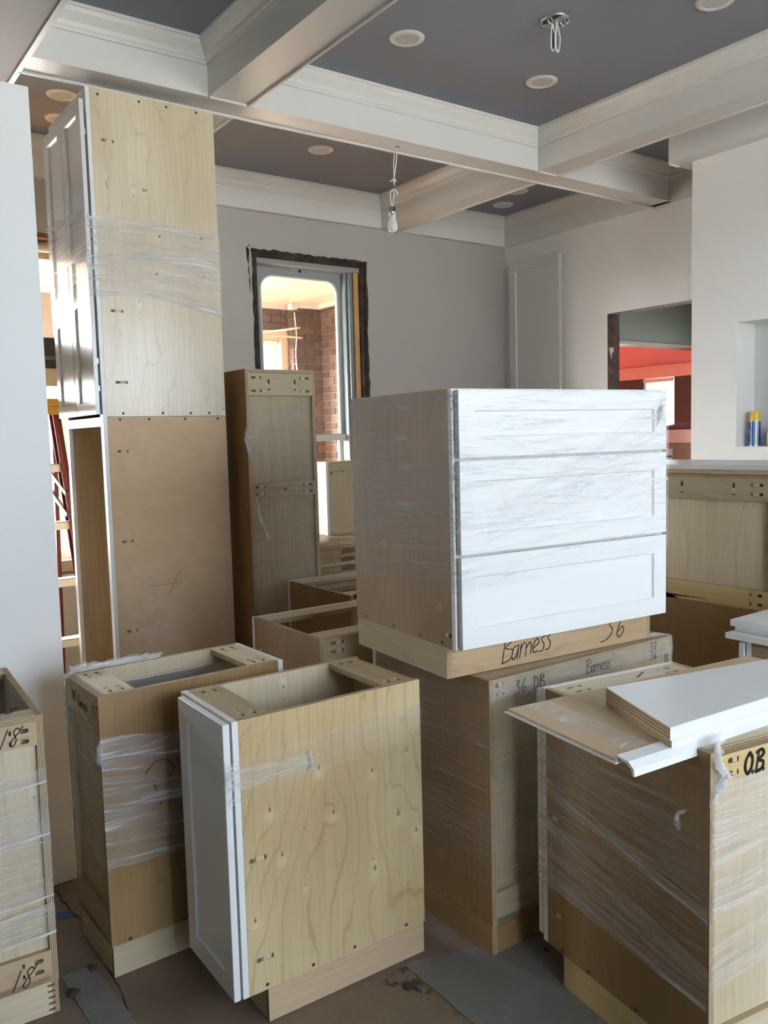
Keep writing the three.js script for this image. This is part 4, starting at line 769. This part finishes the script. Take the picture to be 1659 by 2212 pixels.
// T: tall cabinet, birch above, board below, its doors towards the left
{
  const w = 0.62, d = 0.615, H = 3.262, S = 1.748;
  const c = thing('tall_cabinet', 'very tall cabinet reaching the beam, birch upper side over tan fibreboard lower side', 'cabinet', [1.93, 0, -4.07], Math.PI / 2);
  const A = x => 1.93 - x;
  slab('lower_side_panel', c, d, S - 0.001, 0.018, M.dustyMdf, { plane: 'zy', off: [0, 0], edge: M.mdf, holes: [[1.377, 1.735], [1.521, 1.735], [1.708, 1.735], [1.885, 1.735]].map(p => [A(p[0]), p[1], 0.0062]), slots: [[A(1.36), 1.582, 0.05, Math.PI], [A(1.36), 1.143, 0.05, Math.PI], [A(1.36), 0.7, 0.05, Math.PI]] });
  slab('upper_side_panel', c, d, H - S - 0.001, 0.018, M.varnished, { plane: 'zy', off: [0.2, 0.3], at: [0, S + 0.001, 0], holes: [[1.353, 3.235], [1.549, 3.24], [1.685, 3.242], [1.84, 3.245], [1.394, 1.763], [1.593, 1.763], [1.739, 1.762], [1.84, 1.763], [1.839, 2.635], [1.845, 2.446], [1.595, 2.438], [1.62, 2.62]].map(p => [A(p[0]), p[1] - S, 0.0062]), slots: [[A(1.363), 3.032 - S, 0.055, Math.PI], [A(1.365), 2.248 - S, 0.055, Math.PI], [A(1.369), 1.911 - S, 0.055, Math.PI]] });
  slab('side_panel', c, d, H, 0.018, M.dullBirch, { plane: 'zy', at: [w - 0.018, 0, 0] });
  slab('back_panel', c, w - 0.036, H, 0.012, M.dullBirch, { at: [0.018, 0, -0.03] });
  slab('shelf_panel', c, w - 0.036, d - 0.03, 0.018, M.birch, { plane: 'xz', at: [0.018, S - 0.02, -0.03] });
  slab('top_panel', c, w - 0.036, d - 0.03, 0.018, M.birch, { plane: 'xz', at: [0.018, H - 0.018, -0.03] });
  slab('bottom_panel', c, w - 0.036, d - 0.03, 0.018, M.birch, { plane: 'xz', at: [0.018, 0.02, -0.03] });
  const z0 = -d - 0.02, z1 = -d - 0.0005;
  obj('face_frame', [rbox(-0.001, 0.04, 0, H, z0, z1), rbox(w - 0.04, w + 0.001, 0, H, z0, z1), rbox(0.04, w - 0.04, H - 0.06, H, z0, z1), rbox(0.04, w - 0.04, S - 0.045, S, z0, z1)], M.white, c);
  // the open bay below is lined
  slab('bay_lining', c, w - 0.036, S - 0.05, 0.006, M.dullBirch, { at: [0.018, 0.04, -0.05] });
  shakerMesh('door', c, w / 2 + 0.002, 1.44, w / 2 - 0.001, S + 0.012, z0 - 0.012, Math.PI, M.gloss, 0.058);
  shakerMesh('door', c, w / 2 + 0.002, 1.44, w + 0.008, S + 0.012, z0 - 0.012, Math.PI, M.gloss, 0.058);
  each('hinge', [0.12, 0.25, 1.3].map(y => rbox(0.012, 0.03, S + y, S + y + 0.03, z0 - 0.013, z0, 0.003)), M.steel, c);
  const zf = z0 - 0.035;
  sheet('stretch_wrap', c, [[-0.004, 2.31, zf + 0.02], [-0.004, 2.25, 0.002], [-0.004, 2.68, 0.002], [-0.004, 2.685, zf + 0.02]], M.film2, { n: [-1, 0, 0], ru: 1, rv: 0.9, s: 81, ragged: 0.012, amp: 0.005, curve: 0.03 });
  sheet('stretch_wrap', c, [[-0.004, 2.31, zf + 0.02], [0.0, 2.31, zf], [0.0, 2.69, zf], [-0.004, 2.69, zf + 0.02]], M.film2, { n: [-0.7, 0, -0.7], nx: 3, ru: 0.1, rv: 0.9, s: 82 });
  sheet('stretch_wrap', c, [[w, 2.2, zf], [0, 2.31, zf], [0, 2.7, zf], [w, 2.76, zf]], M.film2, { n: [0, 0, -1], ru: 1, rv: 0.9, s: 83, ragged: 0.01, amp: 0.005 });
  writing(c, '1', [-0.0006, 0.86, -0.36], 0.13, { turn: -Math.PI / 2, tilt: -0.35, pen: 0.0018, m: M.pencil, name: 'pencil_cross' });
  writing(c, '1', [-0.0006, 0.9, -0.28], 0.17, { turn: -Math.PI / 2, tilt: 1.72, pen: 0.0018, m: M.pencil, name: 'pencil_cross' });
  // bark pocket in the veneer
  const bp = obj('bark_streak', [box(-0.0009, 0.0, 2.84, 2.876, -0.389, -0.384).rotateX(-0.06), box(-0.0009, 0, 2.822, 2.84, -0.384, -0.378), box(-0.0009, 0, 2.826, 2.836, -0.38, -0.362)], M.darkPly, c);
  bp.position.set(0, 0, 0.0);
}
// the white finished end panel and tall cabinet at the left edge
{
  const c = thing('tall_cabinet', 'tall cabinet with a plain white end panel at the left edge of the photo', 'cabinet', [0, 0, -3.17]);
  obj('end_panel', rbox(-0.3, 0.815, 0, 2.855, -0.02, 0, 0.002), M.panelWhite, c);
  slab('side_panel', c, 0.72, 2.8, 0.018, M.birch, { plane: 'zy', at: [-0.3, 0, -0.02 - 0.0] });
  slab('carcass_panel', c, 1.0, 2.8, 0.018, M.birch, { at: [-0.28, 0, -0.74] });
}
// P: tall narrow pantry seen from behind
{
  const w = 0.41, d = 0.45, H = 1.982;
  const c = carcass('pantry_cabinet', 'dark narrow pantry cabinet seen from behind, in front of the old window', [1.99, 0, -3.95], 0, {
    w, d, h: H, K: 0.09, side: M.honey, inner: M.dullBirch, back: M.dullBirch, rail: M.dullBirch, railH: 0.115, railDrop: 0.02, lowH: 0.09, toe: M.honey, midRail: 1.318, top: true, topFace: M.darkPly,
    topSlots: [...pocket(w - 0.036, 0.058).map(p => [p[0], 0.058 + (p[1] - 0.058) * 1.9, p[2], p[3]]), [0.115, 0.078, 0.05, -Math.PI / 2], [0.27, 0.078, 0.05, -Math.PI / 2]],
    midSlots: pocket(w - 0.036, 0.038), midHoles: [[0.19, 0.036, 0.006]],
  });
  sheet('stretch_wrap', c, [[0, 0.5, 0.003], [w, 0.55, 0.003], [w, 1.8, 0.003], [0, 1.8, 0.003]], M.film3, { ru: 0.8, rv: 1.5, s: 91 });
  bunch(c, [[0.005, 1.72, 0.004], [-0.01, 1.62, 0.006], [0.01, 1.55, 0.006], [0.02, 1.5, 0.005]], 0.014, 93, 4);
  bunch(c, [[0.03, 1.35, 0.005], [0.06, 1.2, 0.005], [0.1, 1.08, 0.005]], 0.011, 95, 2);
}
// Q and Q2: low cabinets between
carcass('base_cabinet', 'low base cabinet with a grey back rail between the knotty cabinet and the drawer unit', [1.6, 0, -2.655], 0, { w: 0.61, d: 0.53, side: M.honey, rail: M.greyRail, railH: 0.075, railDrop: 0, back: M.dullBirch, topSlots: [[0.035, 0.052, 0.05, 0], [0.035, 0.02, 0.05, 0]], left: { slots: [[0.5, 0.65, 0.03, Math.PI]] } });
carcass('base_cabinet', 'dark base cabinet right behind, below the pile of panels', [2.165, 0, -3.3], 0, { w: 0.55, d: 0.58, side: M.honey, rail: M.dullBirch, back: M.dullBirch, topSlots: [[0.03, 0.05, 0.05, 0], [0.03, 0.02, 0.05, 0]], backStretchSlots: [[0.05, 0.03, 0.06, 0], [0.05, 0.07, 0.06, 0]] });
{ // pile of panels on a low crate
  const c = carcass('base_cabinet', 'low unfinished box cabinet under the pile of panels, beside the pantry', [2.4, 0, -3.96], 0, { w: 0.6, d: 0.4, h: 0.72, K: 0.02, side: M.honey, back: M.honey, rail: M.honey, top: true, frame: null });
  let y = 0.722, k = 0;
  while (y < 1.04) {
    const th = [0.02, 0.026, 0.018, 0.03][k % 4], o = new THREE.Group(); o.name = numbered('shelf_panel'); scene.add(o);
    o.position.set(2.4 + rr(0, 0.006), y, -3.95 - rr(0, 0.012));
    o.userData = { label: 'flat panel lying in the dark pile behind the low cabinets', category: 'panel', group: 'panels in the dark pile' };
    obj('board', box(0, 0.6, 0, th - 0.0015, -0.41, 0), k % 5 === 3 ? M.dullBirch : k % 2 ? M.darkPly : M.honey, o);
    y += th; k++;
  }
  const cab = carcass('wall_cabinet', 'small wall cabinet with a pale edge standing on the pile of panels', [2.62, y, -4.2], 0, { w: 0.46, d: 0.19, h: 0.43, K: 0.001, side: M.dullBirch, back: M.dullBirch, rail: M.dullBirch, railH: 0.035, bottomRail: false, top: true, frame: null, back2: { holes: [[0.02, 0.36, 0.006], [0.1, 0.375, 0.005]] } });
  obj('front_edge', rbox(-0.012, 0.004, 0, 0.432, -0.02, 0.004), M.trim, cab);
  const pl = thing('film_heap', 'loose white film lying on top of the dark pile of panels', 'film', [2.55, y + 0.002, -4.08]);
  sheet('film_sheet', pl, [[-0.13, 0.002, 0.1], [0.42, 0.002, 0.04], [0.42, 0.004, -0.05], [-0.13, 0.004, 0.03]], M.film2, { n: [0, 1, 0], s: 97, amp: 0.006 });
}
// R: cabinet stack against the chimney side
{
  carcass('base_cabinet', 'plain dark cabinet standing under the pale cabinet on the right', [3.4, 0, -2.86], -Math.PI / 2, { w: 0.93, d: 0.5, h: 0.826, side: M.honey, back: M.dullBirch, topRail: false, bottomRail: false, toe: M.honey, top: true });
  slabFace();
  function slabFace() { const o = scene.children[scene.children.length - 1]; slab('back_cover', o, 0.93, 0.73, 0.006, M.honey, { at: [0, 0.096, 0.0] }); }
  const c = carcass('wall_cabinet', 'pale birch cabinet seen from behind, stacked on the dark one at the right', [3.4, 0.828, -2.86], -Math.PI / 2, {
    w: 0.93, d: 0.4, h: 0.585, K: 0.001, side: M.birch, back: M.birch, rail: M.birch, topRailFace: M.greyRail, lowRailFace: M.yellowRail, railH: 0.095, railDrop: 0.018, lowH: 0.088, top: true, topFace: M.birch,
    topSlots: [[0.47, 0.072, 0.048, -Math.PI / 2], [0.73, 0.072, 0.048, -Math.PI / 2], [0.862, 0.07, 0.05, Math.PI], [0.862, 0.03, 0.05, Math.PI]], lowSlots: [[0.862, 0.065, 0.05, Math.PI], [0.862, 0.025, 0.05, Math.PI]],
  });
  c.children.forEach(() => 0);
  const b = thing('board', 'brown board on top of the pale cabinet at the right', 'board', [3.4, 1.415, -2.9]);
  slab('panel', b, 0.56, 1.0, 0.018, M.honey, { plane: 'xz', outline: [[-0.01, -1.0], [0.56, -1.0], [0.56, 0.02], [-0.01, 0.02]], edge: M.mdf });
  const t = thing('white_board', 'white board with a round hole lying on the brown board at the right', 'board', [3.4, 1.434, -2.9]);
  slab('panel', t, 0.56, 1.0, 0.02, M.white, { plane: 'xz', outline: [[-0.012, -1.0], [0.56, -1.0], [0.56, 0.03], [-0.012, 0.03]], edge: M.white, holes: [[0.2, -0.54, 0.022]] });
}
// S: cabinet cut by the right edge, its front away from the camera, with boards on it
{
  const c = carcass('base_cabinet', 'wrapped cabinet with a white stile at the right edge, under three white boards', [2.72, 0, -1.03], 0, { w: 0.6, d: 0.585, h: 0.876, K: 0.1, side: M.honey, fronts: [[-0.006, 0.606, 0.12, 0.866]] });
  sheet('stretch_wrap', c, [[-0.003, 0.3, -0.59], [-0.003, 0.3, 0.0], [-0.003, 0.86, 0.0], [-0.003, 0.86, -0.59]], M.film1, { n: [-1, 0, 0], s: 99 });
  const spots = [['white board overhanging the cabinet at the right edge, lowest of the pile', 2.695, -1.7, 0.877, 0.02, 0], ['middle white board of the pile at the right edge', 2.74, -1.69, 0.898, 0.018, 0.03], ['top white board of the pile at the right edge', 2.725, -1.7, 0.917, 0.022, 0.02]];
  spots.forEach(([l, x, z, y, th, turn], i) => {
    const o = thing('white_board', l, 'board', [x, y, z], turn);
    slab('panel', o, 0.6, 0.36, th, M.white, { plane: 'xz', outline: [[0, 0.0], [0.6, 0.0], [0.6, -0.6], [0, -0.6]], edge: M.white });
  });
}
// boards on cabinet E
{
  const b = thing('board_sheet', 'tan fibreboard sheet with a white edge strip lying across the cabinet marked O.B.', 'board', [0, 0.878, 0]);
  const flip = pts => pts.map(p => [p[0], -p[1]]);
  slab('sheet', b, 1, 1, 0.008, M.mdf, { plane: 'xz', outline: flip([[1.487, -1.205], [2.5, -1.14], [2.5, -1.5], [1.55, -1.612]]), edge: M.mdf });
  slab('under_sheet', b, 1, 1, 0.003, M.white, { plane: 'xz', at: [0, -0.0022, 0], outline: flip([[1.48, -1.2], [1.69, -1.2], [1.69, -1.58], [1.54, -1.618]]), edge: M.white });
  const lip = new THREE.Shape([[0, 0.012], [0.028, 0.008], [0.042, -0.002], [0.046, -0.016], [0.052, -0.016], [0.05, 0.0], [0.034, 0.014], [0, 0.018]].map(p => new THREE.Vector2(...p)));
  const g = new THREE.ExtrudeGeometry(lip, { depth: 1.03, bevelEnabled: false }).rotateY(Math.PI / 2).translate(0, -0.006, 0);
  // profile runs along +x with its lip towards +z
  g.scale(1, 1, 1); const o = obj('edge_strip', metricUV(g.toNonIndexed()), M.white, b, 'white moulded edge strip'); o.rotation.y = R(-3.7) + Math.PI; o.position.set(2.52, 0.003, -1.14);
  sheet('stretch_wrap', b, [[1.54, 0.0095, -1.19], [1.62, 0.0095, -1.185], [1.68, 0.0095, -1.588], [1.6, 0.0095, -1.598]], M.film2, { n: [0, 1, 0], nx: 16, ny: 30, s: 103, ru: 0.25, rv: 0.3 });
  for (const [l, y, k] of [['lower white plywood board of the thick pair on the tan sheet', 0.8875, 0], ['upper white plywood board of the thick pair on the tan sheet', 0.906, 1]]) {
    const w = thing('plywood_board', l, 'board', [0, y, 0]);
    slab('panel', w, 1, 1, k ? 0.03 : 0.0175, M.ply, { plane: 'xz', outline: flip([[1.63 - k * 0.003, -1.163 - k * 0.002], [2.4, -1.12], [2.4, -1.32], [1.762, -1.459]]), edge: M.ply });
    const ti = k ? 0.0305 : 0.018;
    slab('white_face', w, 1, 1, 0.0012, M.white, { plane: 'xz', at: [0, ti, 0], outline: flip([[1.63 - k * 0.003, -1.162 - k * 0.002], [2.4, -1.12], [2.4, -1.32], [1.762, -1.459]]), edge: M.white });
    const e = obj('white_edge', rbox(0, 0.78, 0, ti + 0.001, -0.001, 0.001, 0.0004), M.white, w); e.position.set(1.63 - k * 0.003, 0, -1.161 - k * 0.002); e.rotation.y = -Math.atan2(0.043, 0.77) * 1; e.rotation.y = Math.atan2(-0.043, 0.77);
  }
}
// tall shaker panel leaning on the right wall
{
  const o = thing('shaker_panel', 'tall cream shaker panel leaning against the right wall by the corner', 'panel', [XR - 0.055, 0, -5.7], 0);
  const m = obj('panel', shaker(0.6, 3.14, 0.045, 0.075, 0.012), M.trim, o); m.rotation.y = -Math.PI / 2; m.position.set(0.05, 0, 0.0);
}
// ================================================================ small things
const lightSpots = [[2.678, -3.428, 'round flat ceiling light nearest the middle cross beam'], [3.627, -3.437, 'round flat ceiling light between the junction box and the main beam'], [3.651, -2.382, 'round flat ceiling light cut by the top edge of the photo'], [3.165, -5.024, 'round flat ceiling light beyond the main beam, left of the hanging bulb'], [5.222, -5.406, 'small round ceiling light in the far right coffer, the lower one'], [5.032, -5.043, 'round ceiling light in the far right coffer half hidden by a beam'], [1.464, -4.992, 'round ceiling light just behind the top of the very tall cabinet'], [1.55, -5.359, 'round ceiling light below the other one, past the very tall cabinet']];
{
  const t0 = thing('ceiling_light', lightSpots[0][2], 'ceiling light', [lightSpots[0][0], YC, lightSpots[0][1]]);
  obj('trim_ring', new THREE.LatheGeometry([[0.055, -0.004], [0.062, -0.011], [0.078, -0.009], [0.086, -0.004], [0.087, 0]].map(p => new THREE.Vector2(...p)), 40), M.trim, t0);
  obj('lens', cyl(0.056, 0.056, 0.004, 0, -0.004, 0, 40), M.lens, t0);
  lightSpots.slice(1).forEach(([x, z, l]) => { const c = t0.clone(); c.name = numbered('ceiling_light'); c.position.set(x, YC, z); c.userData = { ...t0.userData, label: l }; scene.add(c); });
}
{
  const t = thing('junction_box', 'open metal ceiling box with loops of cable hanging out', 'junction box', [3.157, YC, -2.9]);
  const oct = new THREE.LatheGeometry([[0.0, -0.001], [0.066, -0.001], [0.066, -0.01], [0.07, -0.012], [0.072, -0.008], [0.072, 0]].map(p => new THREE.Vector2(...p)), 8); oct.rotateY(Math.PI / 8);
  obj('box_rim', oct, M.steel, t);
  obj('bracket', [rbox(-0.02, 0.02, -0.018, -0.008, -0.062, 0.062, 0.002), rbox(-0.008, 0.008, -0.04, -0.018, -0.01, 0.012, 0.002)], M.steel, t);
  each('cable_clamp', [new THREE.TorusGeometry(0.016, 0.004, 8, 18).translate(0.03, -0.014, 0.02), new THREE.TorusGeometry(0.014, 0.004, 8, 18).translate(-0.035, -0.014, 0.0)], M.steel, t);
  for (const [dx, dz, w, l, m] of [[-0.02, 0.0, 0.018, 0.15, M.wire], [0.0, 0.01, 0.022, 0.155, M.wire], [0.012, 0.0, 0.02, 0.14, M.wire], [-0.004, -0.006, 0.008, 0.145, M.blackWire]])
    obj('cable', tube([[dx, -0.012, dz], [dx - w * 0.6, -l * 0.6, dz], [dx - w * 0.3, -l * 0.95, dz], [dx + w * 0.3, -l * 0.98, dz], [dx + w * 0.7, -l * 0.6, dz + 0.004], [dx + w * 0.2, -0.03, dz]], 0.0032, 36), m, t);
}
{
  const t = thing('pendant_bulb', 'bare white bulb hanging on a knotted cord from the main beam', 'light bulb', [3.1, YB, -4.115]);
  obj('cord', tube([[0.018, 0.012, 0.008], [0.013, -0.06, 0.004], [0.002, -0.14, 0], [-0.008, -0.19, 0], [-0.006, -0.235, 0]], 0.0038, 30), M.wire, t);
  obj('cord', tube([[-0.002, -0.04, 0.004], [-0.008, -0.1, 0.002], [-0.006, -0.16, 0]], 0.003, 20), M.wire, t);
  each('knot', [tube([[-0.035, -0.2, 0], [-0.02, -0.193, 0.006], [-0.006, -0.188, 0], [0.008, -0.186, -0.004], [0.004, -0.2, 0]], 0.004, 24), tube([[-0.006, -0.235, 0], [0.012, -0.255, 0], [0.02, -0.268, 0], [0.008, -0.262, 0.004], [-0.004, -0.245, 0.004], [-0.022, -0.25, 0]], 0.0034, 30)], M.wire, t);
  obj('splice', tube([[-0.016, -0.215, 0.003], [-0.01, -0.23, 0.004], [-0.006, -0.245, 0.004]], 0.0028, 8), M.blackWire, t);
  obj('cord', tube([[-0.014, -0.25, 0], [-0.034, -0.262, 0], [-0.036, -0.29, 0], [-0.03, -0.335, 0], [-0.026, -0.345, 0]], 0.0036, 28), M.wire, t);
  obj('cord', tube([[-0.014, -0.252, 0.003], [-0.012, -0.275, 0.003], [-0.018, -0.31, 0.001], [-0.023, -0.345, 0]], 0.0036, 28), M.wire, t);
  const g = new THREE.Group(); g.position.set(-0.026, -0.345, 0); g.name = 'socket_group';
  const sock = obj('socket', new THREE.LatheGeometry([[0, 0], [0.014, -0.002], [0.018, -0.008], [0.02, -0.03], [0.021, -0.033], [0.02, -0.036], [0.0205, -0.052], [0.0, -0.052]].map(p => new THREE.Vector2(...p)), 24), M.steel, t); sock.position.copy(g.position);
  const lab = obj('socket_label', new THREE.CylinderGeometry(0.0206, 0.0206, 0.024, 12, 1, true, -0.5, 1.4).translate(0, -0.018, 0), M.black, t); lab.position.copy(g.position);
  const prof = [[0.0185, -0.05], [0.019, -0.06], [0.0215, -0.075], [0.0265, -0.09], [0.0298, -0.104], [0.0305, -0.116], [0.028, -0.13], [0.021, -0.141], [0.012, -0.147], [0.0, -0.149]];
  const b = obj('bulb', new THREE.LatheGeometry(new THREE.SplineCurve(prof.map(p => new THREE.Vector2(...p))).getPoints(36), 32), M.bulb, t); b.position.copy(g.position);
  obj('cord_hole', cyl(0.012, 0.012, 0.002, 0.018, 0.0, 0.008), M.black, t);
}
{ // the step ladder seen in the gap on the left
  const t = thing('step_ladder', 'dark red step ladder with a yellow cap in the gap beside the very tall cabinet', 'ladder', [1.12, 0, -5.06]);
  const railX = y => 0.29 - (y - 0.5) * 0.052;
  for (const s of [-1, 1]) {
    const g = new THREE.BoxGeometry(0.05, 1.9, 0.075); g.translate(0, 0.95, 0);
    const o = obj('rail', [rbox(-0.012, 0.012, 0, 1.88, -0.04, 0.04, 0.003), rbox(-0.03, 0.014, 0, 1.88, -0.04, -0.034, 0.002), rbox(-0.03, 0.014, 0, 1.88, 0.034, 0.04, 0.002)], M.redFibre, t);
    o.position.set(s * 0.315, 0, 0.3); o.rotation.set(-0.16, 0, s * 0.052);
    const q = obj('rear_rail', rbox(-0.012, 0.012, 0, 1.86, -0.02, 0.02, 0.003), M.redFibre, t); q.position.set(s * 0.3, 0, -0.5); q.rotation.set(0.25, 0, s * 0.045);
  }
  [0.3, 0.54, 0.872, 1.19, 1.515].forEach(y => { const h = railX(y) + 0.0, z = 0.3 - y * 0.16; obj('step', [rbox(-h, h, y - 0.045, y, z + 0.02, z + 0.028, 0.002), rbox(-h, h, y - 0.006, y, z - 0.06, z + 0.028, 0.002)], M.alu, t); });
  obj('cap', [rbox(-0.25, 0.25, 1.84, 1.88, -0.14, 0.1, 0.006), rbox(-0.245, 0.245, 1.79, 1.84, 0.07, 0.1, 0.006)], M.yellow, t);
  for (const y of [1.44, 1.32]) obj('spreader', rbox(-0.01, 0.01, -0.012, 0.012, -0.28, 0.28, 0.003).rotateX(0.35).translate(0.22, y, -0.12), M.darkSteel, t);
}
{
  const t = thing('wall_shelf', 'tan board shelf fixed across the left window opening', 'shelf', [0.98, 1.99, -5.7]);
  obj('board', rbox(-0.62, 0.62, 0, 0.11, -0.1, 0.13), M.tan, t);
  const b = thing('black_case', 'black metal case with a round pale knob sitting on the tan shelf', 'case', [0.98, 2.102, -5.7]);
  obj('housing', rbox(-0.6, 0.6, 0, 0.19, -0.08, 0.12, 0.008), M.black, b);
  obj('front_strip', rbox(-0.6, 0.6, 0.05, 0.075, 0.12, 0.128, 0.003), M.darkSteel, b);
  obj('knob', cyl(0.022, 0.022, 0.02, 0, 0, 0).rotateX(Math.PI / 2).translate(0.575, 0.145, 0.125), M.trim, b);
}
{ // spray can and box in the niche
  const Y = 1.497;
  const t = thing('spray_can', 'blue spray can with a yellow cap standing in the wall niche', 'spray can', [5.0, Y, -2.965]);
  const lab = (() => { const c = document.createElement('canvas'); c.width = 512; c.height = 512; const g = c.getContext('2d'); g.fillStyle = '#1464b4'; g.fillRect(0, 0, 512, 512); return c; })();
  const cx = lab.getContext('2d');
  const ox = 256; // middle of the side that is seen
  cx.fillStyle = '#b01c22'; cx.beginPath(); cx.ellipse(ox - 60, 70, 80, 130, 0, 0, 7); cx.fill();
  cx.save(); cx.translate(ox - 66, 80); cx.rotate(-1.35); cx.fillStyle = '#f2f2f2'; cx.font = 'bold 58px sans-serif'; cx.textAlign = 'center'; cx.fillText('GREAT', 0, 0); cx.restore();
  cx.fillStyle = '#e8e8e8'; cx.fillRect(ox - 70, 196, 84, 12); cx.font = 'bold 32px sans-serif'; cx.textAlign = 'center'; cx.fillStyle = '#dfe7ee'; cx.fillText('& DOOR', ox - 30, 252);
  cx.fillStyle = '#2b8a70'; for (let k = 0; k < 3; k++) cx.fillRect(ox - 86, 268 + k * 18, 120, 8);
  cx.fillStyle = '#d8c489'; cx.fillRect(ox - 80, 330, 40, 70); cx.fillStyle = '#c9ced4'; cx.fillRect(ox - 90, 450, 130, 8); cx.fillRect(ox - 90, 470, 110, 8);
  cx.fillStyle = '#aab2b8'; cx.fillRect(ox + 62, 0, 78, 512); cx.fillStyle = '#5b6166'; for (let k = 0; k < 30; k++) cx.fillRect(ox + 70, 12 + k * 16, 40 + hash(k, 2, 4) * 24, 5);
  const lt = new THREE.CanvasTexture(lab); lt.colorSpace = THREE.SRGBColorSpace; lt.wrapS = THREE.RepeatWrapping;
  const body = obj('can_body', new THREE.CylinderGeometry(0.0345, 0.0345, 0.148, 36, 1, true).translate(0, 0.08, 0), new THREE.MeshStandardMaterial({ map: lt, roughness: 0.25, metalness: 0.2 }), t); body.rotation.y = R(-118 + 180);
  each('can_rim', [cyl(0.0352, 0.0352, 0.007, 0, 0.0035, 0, 36), cyl(0.0352, 0.0352, 0.005, 0, 0.1555, 0, 36)], M.steel, t);
  obj('cap', new THREE.LatheGeometry([[0.0355, 0.158], [0.0362, 0.165], [0.0345, 0.17], [0.0335, 0.212], [0.031, 0.217], [0.0, 0.217]].map(p => new THREE.Vector2(...p)), 36), M.capYellow, t);
  const b = thing('carton', 'small carton with a white printed label lying beside the spray can', 'box', [5.0, Y, -2.87], R(-6));
  obj('carton_body', rbox(-0.03, 0.06, 0.006, 0.092, 0, 0.22, 0.006), M.card, b);
  const c2 = document.createElement('canvas'); c2.width = 512; c2.height = 256; const g2 = c2.getContext('2d'); g2.fillStyle = '#dcdad4'; g2.fillRect(0, 0, 512, 256); g2.strokeStyle = '#333'; g2.lineWidth = 3; g2.strokeRect(16, 14, 480, 200); g2.strokeRect(16, 14, 60, 200); g2.fillStyle = '#2a2a2a'; g2.font = 'bold 20px sans-serif'; g2.fillText('Use As Directed', 190, 42); for (let r = 0; r < 8; r++) { g2.fillRect(90, 58 + r * 19, 60 + hash(r, 1, 6) * 330, 4); } g2.fillRect(16, 226, 400, 5); g2.fillRect(16, 238, 340, 4);
  const ct = new THREE.CanvasTexture(c2); ct.colorSpace = THREE.SRGBColorSpace;
  const lb = obj('printed_label', new THREE.PlaneGeometry(0.2, 0.082), new THREE.MeshStandardMaterial({ map: ct, roughness: 0.6 }), b, 'white printed label'); lb.rotation.y = -Math.PI / 2; lb.position.set(-0.0312, 0.048, 0.11);
  const gr = thing('green_bag', 'dark green bag behind the small carton in the niche', 'bag', [5.05, Y, -2.77]);
  const bg = new THREE.SphereGeometry(0.06, 18, 12), p = bg.attributes.position; for (let i = 0; i < p.count; i++) { const k = 0.8 + 0.5 * vn(p.getX(i) * 50, p.getY(i) * 50 + p.getZ(i) * 40, 4); p.setXYZ(i, p.getX(i) * k * 0.6, p.getY(i) * k * 1.1, p.getZ(i) * k); } bg.translate(0, 0.062, 0); bg.computeVertexNormals();
  obj('bag_body', bg, std({ color: lin(0.01, 0.11, 0.05), roughness: 0.5 }), gr);
}
renderer.render(scene, camera);
